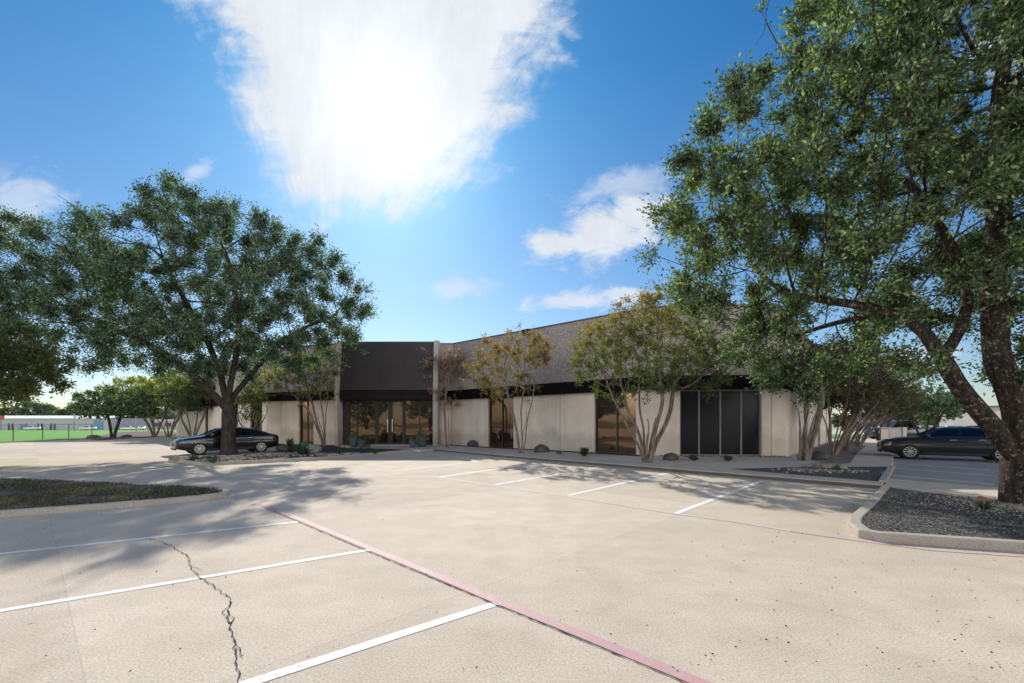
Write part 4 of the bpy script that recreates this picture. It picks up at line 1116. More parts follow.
pot(368, 448.4, .16, .25, 'lowest grey bowl pot beside the entry step', 45, .15)
def stones(name, pts, size, label, seed, mat=None):
    rr = np.random.default_rng(seed); V = []; T = []
    for (x, y, z) in pts:
        s = size * rr.uniform(.45, 1.25); a = rr.uniform(0, 6.28); h = s * rr.uniform(.35, .6); sx = s * rr.uniform(.7, 1.1)
        ca, sa = math.cos(a), math.sin(a); t = rr.uniform(0, 1)
        base = [(-.5, -.4), (.45, -.5), (.5, .45), (-.4, .5)]; B4 = [np.array((x + (u_ * sx * ca - v_ * s * sa), y + (u_ * sx * sa + v_ * s * ca), z - .004)) for u_, v_ in base]
        T4 = [np.array((x + .6 * (u_ * sx * ca - v_ * s * sa), y + .6 * (u_ * sx * sa + v_ * s * ca), z + h)) for u_, v_ in base]
        V += T4; T.append(t)
        for k in range(4): V += [B4[k], B4[(k + 1) % 4], T4[(k + 1) % 4], T4[k]]; T.append(t)
    o = fast_mesh(name, np.array(V), 4, mat or M['stones'], None, np.array(T)); return tag(o, label, 'gravel', kind='stuff')
rng = np.random.default_rng(5)
def inpoly(p, poly):
    x, y = p; c = False; n = len(poly)
    for i in range(n):
        x1, y1 = poly[i][0], poly[i][1]; x2, y2 = poly[(i + 1) % n][0], poly[(i + 1) % n][1]
        if (y1 > y) != (y2 > y) and x < (x2 - x1) * (y - y1) / (y2 - y1) + x1: c = not c
    return c
pts = []
tr = np.array((9.8, 8.8))
while len(pts) < 3000:
    p = tr + rng.normal(0, 1, 2) * (.75, .55) + (.1, -.35)
    if inpoly(p, risl_in): pts.append((p[0], p[1], .115))
stones('loose_stones', pts, .035, 'pale loose stones scattered round the foot of the right oak', 1)
pts = []
while len(pts) < 5500:
    p = rng.uniform((5.5, 6.3), (13, 10.2))
    if inpoly(p, risl_in): pts.append((p[0], p[1], .115))
stones('dark_stones', pts, .024, 'dark gravel covering the kerbed island at right', 2, leafmat('dark_chips', [(.045, .044, .042), (.10, .096, .09), (.30, .28, .26)], 0., 0.))
pts = []
c0 = gp(826, 471, .12)
for _ in range(260):
    q = rng.normal(0, 1, 2) * (.62, .24); pts.append((c0.x + q[0], c0.y + q[1] - .1 * q[0] * .3, .125))
stones('pale_stones', pts, .075, 'pale stones strewn over the dark gravel bed by the walk', 3)
pts = []
for cx, cy, sx, sy, n in ((270, 455, 1.3, .5, 420), (330, 454.5, 1.6, .4, 420), (200, 461.5, .8, .35, 200), (245, 460.5, 1.0, .4, 220)):
    c0 = gp(cx, cy, .11)
    for _ in range(n):
        q = (c0.x + rng.normal(0, sx), c0.y + rng.normal(0, sy))
        if inpoly(q, bed_in): pts.append((q[0], q[1], .112))
stones('bed_stones', pts, .12, 'pale river stones lying in patches in the oak bed', 4)
pts = [(x, 21.2 - (x - 6.9) * .07 - rng.uniform(.08, .85), .124) for x in rng.uniform(6.9, 12.4, 600)]
stones('strip_stones', pts, .07, 'pale stones in the strip under the dark four-pane window', 6)
# ground cover on the left island
pts = []
lo = np.min([[p.x, p.y] for p in isl_in], axis=0); hi = np.max([[p.x, p.y] for p in isl_in], axis=0)
while len(pts) < 17000:
    p = rng.uniform(lo, hi)
    f = math.sin(p[0] * 2.3 + math.sin(p[1] * 3)) + math.sin(p[1] * 4.1 + p[0])
    if f > -.5 + rng.uniform(-1.2, .6) and inpoly(p, isl_in): pts.append((p[0], p[1], .10))
pts = np.array(pts); D_d = rng.normal(0, .6, pts.shape); D_d[:, 2] = np.abs(D_d[:, 2]) + .35
v = leaf_quads(pts, D_d, rng, .065, .25, .5)
tag(fast_mesh('ground_cover', v, 4, M['cover'], None, rng.uniform(0, 1, len(pts))), 'scrubby dark green ground cover filling the kerbed island at left', 'ground cover', kind='stuff')
# fallen leaves / grit on the paving
pts = []
for _ in range(420):
    px = rng.uniform(0, 1024); py = 500 + 183 * rng.uniform(0, 1) ** 1.2
    if px < 620 and rng.uniform() < .72: continue
    p = gp(px, py)
    if inpoly((p.x, p.y), risl) or inpoly((p.x, p.y), isl): continue
    pts.append((p.x, p.y, .009))
for _ in range(160):
    p = rng.normal((5.2, 4.2), (1.6, 1.2)); pts.append((p[0], p[1], .009))
pts = np.array(pts); pts = pts[pts[:, 1] > 2]; dd = rng.normal(0, 1, pts.shape); dd[:, 2] = .15
v = leaf_quads(pts, dd, rng, .019, .6, .08); 
tag(fast_mesh('fallen_leaves', v, 4, M['crack'], None, rng.uniform(0, 1, len(pts))), 'small dry leaves and specks scattered over the pale paving', 'fallen leaves', kind='stuff')

# ------------------------------------------------------------------ trees
# right foreground oak
make_tree('oak_tree', (9.95, 8.8, .12),
    [dict(pts=[(10.0, 8.8, .05), (9.98, 8.8, .5), (9.95, 8.8, .9)]),
     dict(pts=[(9.95, 8.8, .9), (9.55, 8.8, 1.35), (9.12, 8.8, 1.95), (8.7, 8.8, 2.45), (8.42, 8.8, 2.97), (7.9, 8.9, 3.75), (7.2, 9.15, 4.05), (6.5, 9.6, 4.35), (5.9, 10.0, 4.6)], **{'from': 1}),
     dict(pts=[(8.42, 8.8, 2.97), (9.05, 9.0, 3.7), (9.3, 9.1, 4.4), (8.9, 9.3, 5.6), (8.4, 9.5, 6.8)], **{'from': 1}),
     dict(pts=[(9.95, 8.8, .9), (9.95, 8.75, 1.6), (9.75, 8.75, 2.35), (9.45, 8.85, 3.3), (9.6, 8.95, 4.3), (9.75, 9.0, 5.4), (9.9, 9.1, 7.0), (9.8, 9.0, 8.8)], **{'from': 1}),
     dict(pts=[(9.95, 8.75, 1.6), (10.45, 8.5, 2.1), (11.3, 8.3, 3.3), (12.2, 8.2, 4.6)], **{'from': 1}),
     dict(pts=[(7.9, 8.9, 3.75), (7.6, 9.8, 4.0), (7.2, 10.8, 3.9), (6.9, 11.5, 3.8)], **{'from': 1})],
    [(9.6, 9.1, 7.4, 4.4, 4.6, 4.0), (6.45, 9.6, 6.3, 2.9, 2.8, 2.3), (9.9, 9.0, 10.2, 3.1, 3.6, 2.6), (7.2, 11.2, 3.7, 1.75, 1.2, 1.15), (12.6, 8.5, 6.6, 3.6, 3.8, 3.2), (4.9, 9.9, 5.4, 1.55, 1.7, 1.6), (8.2, 9.3, 4.9, 2.0, 2.2, .9), (5.9, 10.3, 4.3, 1.3, 1.4, .8), (7.4, 11.8, 3.5, 1.5, 1.0, .9)],
    'big foreground oak at right with forked lichen-spotted trunk standing in dark gravel', 'oak trees in the lot', M['leaf_oak'], M['bark_oak'],
    seed=4, n_att=6200, leaves=400000, size=.082, asp=.5, step=.26, kill=.40, crown_thin=.35, rmax=.30, tip=.006, twig=.40, flare=.25, cluster=.12, clump=.8, gap=-.3, expo=2.5)
# left oak
Yo = 23.0
def W3(px, py, Y): return (at(px, Y).x, Y, zat(py, Y))
make_tree('oak_tree', (at(229, Yo).x, Yo, .1),
    [dict(pts=[(at(229, Yo).x, Yo, .05), W3(229, 430, Yo), W3(228, 405, Yo)]),
     dict(pts=[W3(228, 410, Yo), W3(215, 395, Yo - .2), W3(190, 372, Yo - .3), W3(150, 345, Yo - .5), W3(105, 325, Yo - .6), W3(60, 305, Yo - .5)], **{'from': 1}),
     dict(pts=[W3(228, 405, Yo), W3(222, 380, Yo), W3(210, 345, Yo + .3), W3(185, 300, Yo + .6), W3(160, 255, Yo + .8)], **{'from': 1}),
     dict(pts=[W3(228, 405, Yo), W3(232, 375, Yo - .4), W3(240, 335, Yo - .8), W3(235, 290, Yo - 1.2), W3(225, 250, Yo - 1.4)], **{'from': 1}),
     dict(pts=[W3(229, 405, Yo), W3(243, 385, Yo + .3), W3(262, 360, Yo + .6), W3(290, 335, Yo + .8), W3(325, 320, Yo + .9)], **{'from': 1})],
    [(at(188, Yo).x, Yo, zat(284, Yo), 5.3, 4.4, 3.5), (at(76, Yo).x, Yo, zat(272, Yo), 4.2, 3.6, 2.0), (at(290, Yo).x, Yo, zat(308, Yo), 3.5, 4.0, 2.7),
     (at(115, Yo).x, Yo - .5, zat(328, Yo), 3.4, 4.0, 2.0), (at(200, Yo).x, Yo, zat(352, Yo), 4.4, 4.0, 1.3), (at(330, Yo).x, Yo, zat(332, Yo), 1.6, 2.0, 1.1), (at(195, Yo).x, Yo, zat(228, Yo), 2.6, 2.4, 1.5), (at(262, Yo).x, Yo, zat(255, Yo), 2.0, 2.4, 1.5)],
    'wide spreading oak at left with a thick upright trunk in front of the black sedan', 'oak trees in the lot', M['leaf_oak_left'], M['bark_oak2'],
    seed=8, n_att=5600, leaves=270000, size=.108, asp=.52, step=.36, kill=.58, crown_thin=.45, rmax=.31, tip=.009, twig=.58, flare=.3, cluster=.20, clump=1.0, gap=-.5, expo=2.3)
# tree entering from the far left edge
make_tree('oak_tree', (-22.6, 17.5, 0),
    [dict(pts=[(-22.6, 17.5, -.05), (-22.6, 17.5, 1.2), (-22.4, 17.5, 2.2)]), dict(pts=[(-22.4, 17.5, 2.2), (-21.6, 17.2, 3.3), (-20.6, 17.0, 3.8)], **{'from': 1}), dict(pts=[(-22.4, 17.5, 2.2), (-23.5, 17.6, 3.5), (-24, 17.6, 5)], **{'from': 1})],
    [(-22.4, 17.2, 4.2, 3.4, 3.0, 1.7), (-19.7, 17, 4.0, 1.6, 2.0, 1.1), (-19.0, 17, 3.4, 1.0, 1.6, .7), (-20.8, 17, 3.0, 1.4, 2.3, .7)],
    'olive green tree cut off by the left edge of the photo', 'oak trees in the lot', M['leaf_olive'], M['bark_oak2'],
    seed=12, n_att=1900, leaves=60000, size=.12, asp=.5, step=.33, kill=.55, rmax=.3, tip=.009, twig=.45)

def myrtle(base, stems, crown, label, leaf, seed, leaves=16000, size=.10, group='small many-stemmed trees along the facade', rs=.07, n_att=700, name='crape_myrtle', thin=0., spread=.5, h0=1.9, bark=None, lean=(0, 0), step=.2, twig=.32, kill=.33, tip=.006, tint_top=0.0):
    rr = random.Random(seed); st = []
    cx, cy, cz = np.mean([c[0] for c in crown]), np.mean([c[1] for c in crown]), np.mean([c[2] for c in crown])
    for i in range(stems):
        a = 2 * math.pi * (i + rr.uniform(-.3, .3)) / stems; bx, by = base[0] + math.cos(a) * rs * 1.3, base[1] + math.sin(a) * rs * 1.3
        ex, ey_ = base[0] + math.cos(a) * spread + lean[0] + rr.uniform(-.1, .1), base[1] + math.sin(a) * spread * .6 + lean[1]
        z1 = base[2] + h0 * rr.uniform(.85, 1.2)
        m1 = (bx + (ex - bx) * .25 + rr.uniform(-.07, .07), by + (ey_ - by) * .25, base[2] + h0 * .35)
        m2 = (bx + (ex - bx) * .6 + rr.uniform(-.09, .09), by + (ey_ - by) * .6, base[2] + h0 * .7)
        st.append(dict(pts=[(bx, by, base[2] - .05), m1, m2, (ex, ey_, z1)]))
    return make_tree(name, base, st, crown, label, group, leaf, bark or M['bark_myrtle'], seed=seed, n_att=n_att, leaves=leaves, size=size, step=step, kill=kill, rmax=rs, tip=tip, flare=.15, twig=twig, up=.10, crown_thin=thin, cluster=.12, shell=.8, stem_min=rs * .62, tint_top=tint_top)
myrtle(BP(448, 447.6), 2, [(*W3(447, 378, 30.2)[:1], 30.2, zat(378, 30.2), 1.5, 1.0, 1.7), (at(462, 30.2).x, 30.2, zat(362, 30.2), .8, .8, 1.0), (at(429, 30.0).x, 30.0, zat(362, 30), .5, .6, 1.0)],
    'sparse pinkish slim tree at the corner right of the entry column', M['leaf_pink'], 31, leaves=3600, size=.13, rs=.06, thin=.3, h0=2.4, spread=.35, n_att=420)
b = BP(521, 453)
myrtle(b, 5, [(at(510, b[1]).x, b[1] - .1, zat(368, b[1]), 1.9, 1.5, 1.5), (at(525, b[1]).x, b[1] - .1, zat(352, b[1]), 1.4, 1.2, 1.3), (at(492, b[1]).x, b[1] - .1, zat(375, b[1]), 1.0, 1.0, .9)],
    'bronze and green slim-stemmed tree before the narrow bronze window', M['leaf_autumn'], 32, leaves=12000, size=.095, rs=.06, thin=.2, tint_top=.6, h0=2.4, spread=.55, n_att=900)
b = BP(647, 462.3)
myrtle(b, 7, [(at(645, b[1]).x, b[1] - .2, zat(358, b[1]), 2.5, 1.3, 1.5), (at(694, b[1]).x, b[1] - .2, zat(366, b[1]), 1.3, 1.1, 1.1), (at(600, b[1]).x, b[1] - .2, zat(358, b[1]), 1.2, 1.0, 1.2), (at(650, b[1]).x, b[1] - .2, zat(322, b[1]), 1.6, 1.1, 1.1), (at(675, b[1]).x, b[1], zat(330, b[1]), 1.2, 1.0, .9)],
    'full gold-green tree with many bare stems beside the wide bronze window', M['leaf_green_autumn'], 33, leaves=29000, size=.09, rs=.085, h0=1.9, spread=.95, n_att=2200, step=.2, tint_top=.66)
b = BP(803, 460.5)
myrtle(b, 4, [(at(825, b[1]).x, b[1] + .3, zat(362, b[1]), 1.3, 1.2, .9), (at(848, b[1]).x, b[1] + .6, zat(366, b[1]), 1.1, 1.2, .9)],
    'gnarled pale-stemmed tree at the corner by the side wall', M['leaf_purple'], 34, leaves=7000, size=.11, rs=.11, h0=2.2, spread=.45, n_att=800, lean=(.4, .1))
for i, (px, py, cpx, cpy, Y, rx, rz, lb) in enumerate(((833, 455.5, 850, 378, 23.8, 1.7, 1.6, 'bushy brownish tree with leaning stems, nearest of the row behind the gnarled one'), (846, 450.5, 864, 380, 28, 2.0, 1.9, 'bushy brownish tree in the middle of the side row by the walk'), (858, 446.5, 880, 386, 33, 2.0, 2.0, 'bushy brownish tree last in the side row by the lawn'))):
    b = BP(px, py)
    myrtle(b, 9, [(at(cpx, b[1]).x, b[1], zat(cpy, b[1]), rx, 1.8, rz), (at(cpx + 14, b[1]).x, b[1], zat(cpy + 14, b[1]), rx * .7, 1.5, rz * .7)], lb, M['leaf_purple'], 40 + i, leaves=13000, size=.12, rs=.075, h0=2.0, spread=1.1, n_att=1100, lean=(.7 + i * .2, 0), name='crape_myrtle', step=.24)
b = (at(324, 29.7).x, 29.7, .11)
myrtle(b, 5, [(at(305, 29.7).x, 29.4, zat(378, 29.7), 2.2, 1.3, 1.6), (at(280, 29.5).x, 29.2, zat(385, 29.7), 1.6, 1.2, 1.2), (at(328, 29.7).x, 29.4, zat(365, 29.7), .9, 1, 1.3)],
    'yellow-green slim tree in front of the window left of the entry column', M['leaf_yellow'], 50, leaves=8500, size=.12, rs=.07, h0=2.3, spread=.7, n_att=900, lean=(-.5, 0))
for i, (px, Y, cpx, cpy, rx, rz, lf, lb) in enumerate(((160, 55, 150, 395, 4.2, 2.2, 'leaf_yellow', 'yellow-green tree with leaning stems at the far end of the building, left one'), (174, 52, 186, 391, 3.6, 2.2, 'leaf_yellow', 'yellow-green tree with leaning stems at the far building corner, middle one'), (198, 45.5, 200, 396, 2.4, 1.6, 'leaf_olive', 'olive tree before the far wing wall beside the teal awning'), (258, 33.0, 256, 400, 1.0, 1.3, 'leaf_yellow', 'yellowish tree behind the black sedan by the dark window'))):
    p = at(px, Y)
    myrtle((p.x, Y - .8, .0), 5, [(at(cpx, Y).x, Y - .8, zat(cpy, Y), rx, min(rx, 1.6 if i == 3 else 3), rz)], lb, M[lf], 60 + i, leaves=(12000, 12000, 12000, 2600)[i], size=(.2, .2, .2, .13)[i], rs=.12 if i < 3 else .05, h0=2.3, spread=1.3, n_att=700, step=.35, kill=.5, twig=.5, group='small trees along the far wing', tip=.012)
p = at(112, 47)
myrtle((p.x, 47, .0), 2, [(at(115, 47).x, 47, zat(403, 47), 3.7, 2.6, 1.5), (at(96, 47).x, 47, zat(410, 47), 2.0, 2, .8), (at(140, 47).x, 47, zat(408, 47), 1.8, 2, .9)], 'small round dark tree with two stems beside the lawn', M['leaf_oak'], 70, leaves=14000, size=.2, rs=.14, h0=1.9, spread=.7, n_att=700, step=.35, kill=.5, twig=.45, name='round_tree', group='small trees beside the lawn', bark=M['bark_oak2'], tip=.012)
# right distance trees
p = at(924, 42)
myrtle((p.x, 42, 0), 4, [(at(928, 42).x, 42, zat(405, 42), 3.0, 2.6, 1.25), (at(948, 42).x, 42, zat(410, 42), 1.8, 2, .9), (at(908, 42).x, 42, zat(408, 42), 1.5, 2, .9)], 'flat-topped dark green tree above the charcoal sedan', M['leaf_oak_left'], 71, leaves=15000, size=.19, rs=.13, h0=1.6, spread=1.0, n_att=800, step=.32, kill=.45, twig=.42, name='round_tree', group='trees by the side road', bark=M['bark_oak2'], tip=.012)
p = at(880, 41)
myrtle((p.x, 41, 0), 3, [(at(876, 41).x, 41, zat(396, 41), 2.3, 2.2, 1.3)], 'dark green tree half hidden behind the brownish side row', M['leaf_oak'], 72, leaves=11000, size=.19, rs=.13, h0=1.6, spread=.8, n_att=600, step=.32, kill=.45, twig=.42, name='round_tree', group='trees by the side road', bark=M['bark_oak2'], tip=.012)
# far tree line: three kinds, copied
protos = []
for i in range(3):
    r_ = make_tree('distant_tree', (0, 0, 0), [dict(pts=[(0, 0, -.1), (0, 0, 1.2), (.1, 0, 2.4)])], [(0, 0, 5.2, 4.2, 3.6, 3.0), (1.6 - i, .3, 3.8, 3.0, 3, 1.8), (-2 + i, 0, 6.3, 2.4, 2.4, 2.0)],
        'x', 'distant trees beyond the lawn', [M['leaf_far'], M['leaf_olive'], M['leaf_oak_left']][i], M['bark_oak2'], seed=80 + i, n_att=500, leaves=7500, size=.42, step=.5, kill=.8, rmax=.28, tip=.02, twig=.9, cluster=.4)
    protos.append(r_)
used = set()
def put(kind, px, Y, s, label, group, rz):
    o = protos[kind] if kind not in used else copy_tree(protos[kind])
    used.add(kind); p = at(px, Y); o.location = (p.x, Y, gz(Y) - .05); o.scale = (s, s, s * .95); o.rotation_euler = (0, 0, rz); tag(o, label, 'tree', group)
kinds = ['grey-green', 'olive', 'dark green']
spots = []
k = 0
where = ['above the shed roof beyond the lawn', 'behind the small round tree beyond the lawn', 'behind the leaning trees beyond the lawn']
GL = 'distant trees beyond the lawn'
lp = list(range(-30, 215, 13))
for j, px in enumerate(lp):
    kd = (j * 2 + (j // 3)) % 3; Y = 195 + (j * 37 % 5) * 9; w_ = where[0] if px < 80 else (where[1] if px < 140 else where[2])
    put(kd, px, Y, random.uniform(.95, 1.3) * (1.12 if j % 4 == 1 else 1), 'distant %s tree %s' % (kinds[kd], w_), GL + ', ' + kinds[kd] + ' ' + w_.split(' ')[-4 if False else 0], random.uniform(0, 6))
lp = [842, 858, 872, 888, 903, 930, 952, 968, 985, 1003, 1020, 1040]
for j, px in enumerate(lp):
    kd = (j + j // 2) % 3; Y = 130 + (j * 29 % 5) * 10; w_ = 'behind the far parking lot left of the flat-topped tree' if px < 910 else ('behind the far parking lot right of the flat-topped tree' if px < 990 else 'behind the far parking lot seen between the right oak stems')
    put(kd, px, Y, random.uniform(.6, .85), 'distant %s tree %s' % (kinds[kd], w_), 'distant trees behind the far lot', random.uniform(0, 6))
# trees on the far side of the lot behind the viewpoint (seen mirrored in the bronze glass)
for j, (x, y, s) in enumerate(((-16, -26, 1.15), (-4, -31, 1.0), (7, -25, 1.25), (20, -30, 1.1), (-30, -30, 1.2), (34, -24, 1.0))):
    o = copy_tree(protos[(j + 1) % 3]); o.location = (x, y, 0); o.scale = (s, s, s); o.rotation_euler = (0, 0, j * 1.3)
    tag(o, 'tree across the lot mirrored in the bronze entry glass', 'tree', 'trees mirrored in the glass')

# ------------------------------------------------------------------ sky, sun, camera
SUN_AZ = R(-16.0); SUN_EL = R(32.0)
w = bpy.data.worlds.new('World'); scene.world = w; w.use_nodes = True; nt = w.node_tree
for n in list(nt.nodes): nt.nodes.remove(n)
out = N(nt, 'OutputWorld'); bg = N(nt, 'Background'); L(nt, bg.outputs[0], out.inputs[0])
sky = N(nt, 'TexSky', sky_type='NISHITA'); sky.sun_disc = False; sky.sun_elevation = SUN_EL; sky.sun_rotation = SUN_AZ
sky.air_density = 1.0; sky.dust_density = .4; sky.ozone_density = 2.2; sky.altitude = 100
tc = N(nt, 'TexCoord'); sp = N(nt, 'SeparateXYZ'); L(nt, tc.outputs['Generated'], sp.inputs[0])
dx, dy, dz = sp.outputs
yy = mth(nt, 'MAXIMUM', dy, .05)
u_ = mth(nt, 'DIVIDE', dx, yy); v_ = mth(nt, 'DIVIDE', dz, yy)
frontm = mth(nt, 'MULTIPLY', mth(nt, 'SUBTRACT', dy, .05), 12.0, clamp=True)
cv = N(nt, 'CombineXYZ'); L(nt, u_, cv.inputs[0]); L(nt, v_, cv.inputs[1])
def wn(scale, detail, rough, sc=(1, 1, 1), rz=0., dist=0.):
    mp = N(nt, 'Mapping'); mp.inputs['Rotation'].default_value = (0, 0, rz); mp.inputs['Scale'].default_value = sc; L(nt, cv.outputs[0], mp.inputs[0])
    n = N(nt, 'TexNoise'); n.inputs['Scale'].default_value = scale; n.inputs['Detail'].default_value = detail; n.inputs['Roughness'].default_value = rough
    n.inputs['Distortion'].default_value = dist; L(nt, mp.outputs[0], n.inputs[0]); return n.outputs['Fac']
n_big = wn(3.2, 8, .62, dist=.5); n_str = wn(3.4, 10, .66, (1, .22, 1), R(-38), .8); n_fine = wn(16., 8, .7, (1, .4, 1), R(-38), .6)
nsum = mth(nt, 'ADD', mth(nt, 'MULTIPLY', mth(nt, 'SUBTRACT', n_big, .5), 2.2), mth(nt, 'ADD', mth(nt, 'MULTIPLY', mth(nt, 'SUBTRACT', n_str, .5), 3.0), mth(nt, 'MULTIPLY', mth(nt, 'SUBTRACT', n_fine, .5), 1.8)))
def ell(px, py, rx, ry, rot=0.):
    cx, cy = (px - 512) / F, (H - py) / F; rx /= F; ry /= F; c, s = math.cos(R(rot)), math.sin(R(rot))
    a = mth(nt, 'SUBTRACT', u_, cx); b = mth(nt, 'SUBTRACT', v_, cy)
    p = mth(nt, 'DIVIDE', mth(nt, 'ADD', mth(nt, 'MULTIPLY', a, c), mth(nt, 'MULTIPLY', b, s)), rx)
    q = mth(nt, 'DIVIDE', mth(nt, 'SUBTRACT', mth(nt, 'MULTIPLY', b, c), mth(nt, 'MULTIPLY', a, s)), ry)
    return mth(nt, 'SUBTRACT', 1.0, mth(nt, 'SQRT', mth(nt, 'ADD', mth(nt, 'MULTIPLY', p, p), mth(nt, 'MULTIPLY', q, q))))
def union(l):
    r = l[0]
    for e in l[1:]:
        r = mth(nt, 'SMOOTH_MAX', r, e, .12)
    return r
def sstep(x, a, b):
    m = N(nt, 'MapRange', interpolation_type='SMOOTHSTEP'); L(nt, x, m.inputs[0]); m.inputs[1].default_value = a; m.inputs[2].default_value = b; return m.outputs[0]
pfn = mth(nt, 'SUBTRACT', wn(13., 10, .66, (.7, 1.3, 1), R(-18), .6), .5)
# the veil cloud: a fan opening upwards from its tip, streaks radiating from the tip
hp = mth(nt, 'MULTIPLY', mth(nt, 'ADD', mth(nt, 'ADD', mth(nt, 'MULTIPLY', u_, 450.), mth(nt, 'MULTIPLY', v_, 220.2)), 125.5), .898 / 130)
big = N(nt, 'Math', operation='SMOOTH_MIN'); L(nt, mth(nt, 'MULTIPLY', ell(300, -40, 290, 270), 1.7), big.inputs[0]); L(nt, hp, big.inputs[1]); big.inputs[2].default_value = .12; big = big.outputs[0]
ax = mth(nt, 'SUBTRACT', u_, (330 - 512) / F); ay = mth(nt, 'SUBTRACT', v_, (H - 330) / F)
ang = mth(nt, 'ARCTAN2', ax, ay); rad = mth(nt, 'SQRT', mth(nt, 'ADD', mth(nt, 'MULTIPLY', ax, ax), mth(nt, 'MULTIPLY', ay, ay)))
pv = N(nt, 'CombineXYZ'); L(nt, mth(nt, 'MULTIPLY', ang, 5.0), pv.inputs[0]); L(nt, mth(nt, 'MULTIPLY', rad, 2.0), pv.inputs[1]); L(nt, mth(nt, 'MULTIPLY', u_, 1.5), pv.inputs[2])
def pn(scale, det, rough, dist):
    n = N(nt, 'TexNoise'); n.inputs['Scale'].default_value = scale; n.inputs['Detail'].default_value = det; n.inputs['Roughness'].default_value = rough; n.inputs['Distortion'].default_value = dist
    L(nt, pv.outputs[0], n.inputs[0]); return n.outputs['Fac']
s1 = mth(nt, 'SUBTRACT', pn(1.3, 10, .62, .7), .5); s2 = mth(nt, 'SUBTRACT', pn(4.5, 8, .7, .5), .5)
streak = mth(nt, 'ADD', mth(nt, 'MULTIPLY', s1, 1.5), mth(nt, 'MULTIPLY', s2, .9))
puffn = mth(nt, 'SUBTRACT', wn(7., 9, .62, dist=.3), .5)
dens = mth(nt, 'ADD', big, mth(nt, 'ADD', mth(nt, 'MULTIPLY', streak, .34), mth(nt, 'MULTIPLY', mth(nt, 'ADD', puffn, pfn), .7)))
dens = mth(nt, 'ADD', dens, mth(nt, 'MULTIPLY', mth(nt, 'MAXIMUM', ell(375, 110, 150, 120), 0.), .5))
m1 = mth(nt, 'MULTIPLY', sstep(dens, -.06, .46), .96)
puf = union([ell(597, 236, 80, 30, 14), ell(640, 212, 55, 30, 10), ell(560, 243, 38, 22, 0)])
puf = mth(nt, 'ADD', puf, mth(nt, 'MULTIPLY', mth(nt, 'ADD', mth(nt, 'MULTIPLY', puffn, .7), pfn), 2.1)); m2 = mth(nt, 'MULTIPLY', sstep(puf, -.05, .75), .93)
pf2 = union([ell(575, 302, 62, 15, 3), ell(625, 296, 40, 10, 0)]); pf2 = mth(nt, 'ADD', pf2, mth(nt, 'MULTIPLY', mth(nt, 'ADD', mth(nt, 'MULTIPLY', puffn, .7), pfn), 2.1)); m3 = mth(nt, 'MULTIPLY', sstep(pf2, 0, .6), .75)
pf3 = union([ell(628, 184, 70, 22, 10), ell(198, 172, 22, 12, 20), ell(10, 205, 70, 40, 10), ell(935, 352, 45, 9, 4), ell(1010, 50, 60, 45), ell(455, 288, 60, 14, 0)]); pf3 = mth(nt, 'ADD', pf3, mth(nt, 'MULTIPLY', pfn, 2.4)); m4 = mth(nt, 'MULTIPLY', sstep(pf3, 0., .8), .5)
cl = mth(nt, 'MAXIMUM', mth(nt, 'MAXIMUM', m1, m2), mth(nt, 'MAXIMUM', m3, m4)); cl = mth(nt, 'MULTIPLY', cl, frontm, clamp=True)
# aureole of the veiled sun in the cirrus
sd = Vector((-127 / F, 1.0, (H - 118) / F)).normalized()
dt = N(nt, 'VectorMath', operation='DOT_PRODUCT'); L(nt, tc.outputs['Generated'], dt.inputs[0]); dt.inputs[1].default_value = sd
d0 = mth(nt, 'MAXIMUM', dt.outputs['Value'], 0.)
glow = mth(nt, 'ADD', mth(nt, 'MULTIPLY', mth(nt, 'POWER', d0, 140.), 2.0), mth(nt, 'MULTIPLY', mth(nt, 'POWER', d0, 12.), .15))
SK = .142
skyc = mixc(nt, 1.0, sky.outputs[0], ramp(nt, dz, [(.0, (.70, .74, .80)), (.25, (.50, .68, .80)), (.62, (.18, .59, .86, 1))]), 'MULTIPLY')
shade = mth(nt, 'ADD', 6.0, mth(nt, 'MULTIPLY', mth(nt, 'ADD', streak, nsum), .7))
cc = N(nt, 'CombineXYZ'); L(nt, mth(nt, 'MULTIPLY', shade, .97), cc.inputs[0]); L(nt, mth(nt, 'MULTIPLY', shade, 1.01), cc.inputs[1]); L(nt, mth(nt, 'MULTIPLY', shade, 1.06), cc.inputs[2])
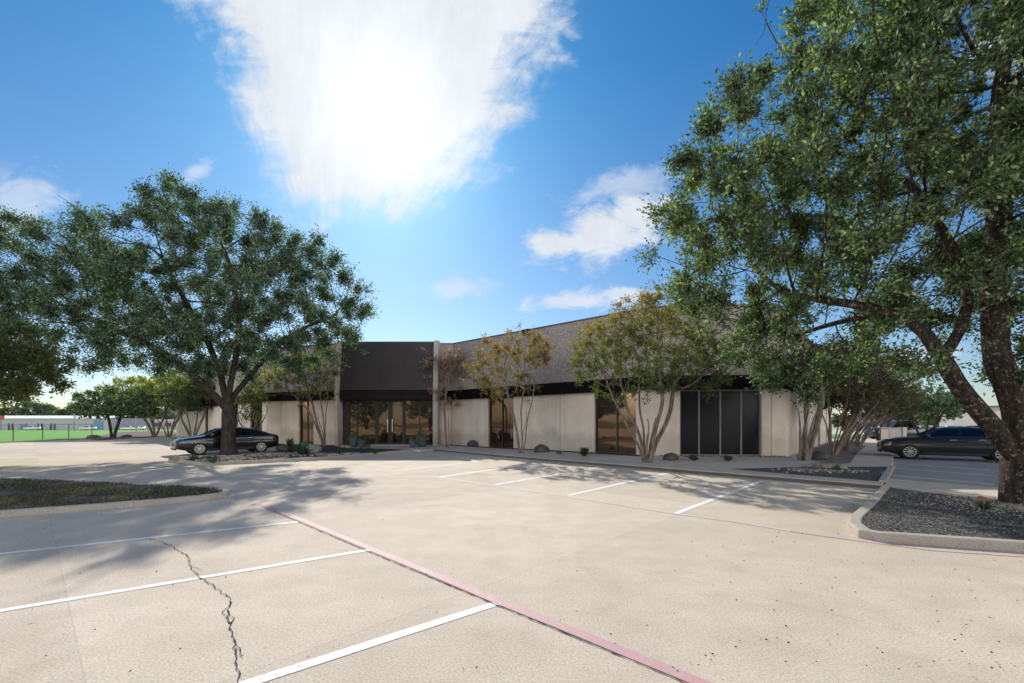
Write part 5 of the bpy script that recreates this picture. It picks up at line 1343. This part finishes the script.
col = mixc(nt, cl, skyc, cc.outputs[0])
gl = N(nt, 'CombineXYZ')
for i in range(3): L(nt, glow, gl.inputs[i])
col = mixc(nt, 1.0, col, gl.outputs[0], 'ADD')
# cloud band added behind the viewpoint as fill light, also mirrored in the glass
nb = N(nt, 'TexNoise'); nb.inputs['Scale'].default_value = 2.2; nb.inputs['Detail'].default_value = 6; L(nt, tc.outputs['Generated'], nb.inputs[0])
backm = mth(nt, 'MULTIPLY', mth(nt, 'SUBTRACT', mth(nt, 'MULTIPLY', dy, -1.0), .0), 4.0, clamp=True)
up_ = mth(nt, 'MULTIPLY', mth(nt, 'MULTIPLY', dz, 14.0, clamp=True), mth(nt, 'MULTIPLY', mth(nt, 'SUBTRACT', .52, dz), 5.0, clamp=True))
cb = mth(nt, 'MULTIPLY', mth(nt, 'MULTIPLY', sstep(nb.outputs['Fac'], .36, .54), backm), up_)
col = mixc(nt, cb, col, (24., 23., 22.))
L(nt, col, bg.inputs[0]); bg.inputs[1].default_value = SK

ld = bpy.data.lights.new('sun', 'SUN'); ld.energy = 5.0; ld.angle = R(.6); ld.color = (1.0, .94, .85)
lo_ = bpy.data.objects.new('sun', ld); COL.objects.link(lo_)
dv = Vector((math.sin(SUN_AZ) * math.cos(SUN_EL), math.cos(SUN_AZ) * math.cos(SUN_EL), math.sin(SUN_EL)))
lo_.rotation_euler = (-dv).to_track_quat('-Z', 'Y').to_euler(); lo_.location = dv * 60

cd = bpy.data.cameras.new('camera'); cam = bpy.data.objects.new('camera', cd); COL.objects.link(cam)
cam.location = (0, 0, CH); cam.rotation_euler = (R(90), 0, 0); cd.sensor_width = 36; cd.lens = 36 * F / 1024; cd.shift_y = (H - 341.5) / 1024
cd.clip_end = 6000; cd.clip_start = .05
scene.camera = cam
scene.view_settings.view_transform = 'Standard'; scene.view_settings.look = 'None'; scene.view_settings.exposure = 0
scene.cycles.max_bounces = 6; scene.cycles.transparent_max_bounces = 6; scene.cycles.use_denoising = True
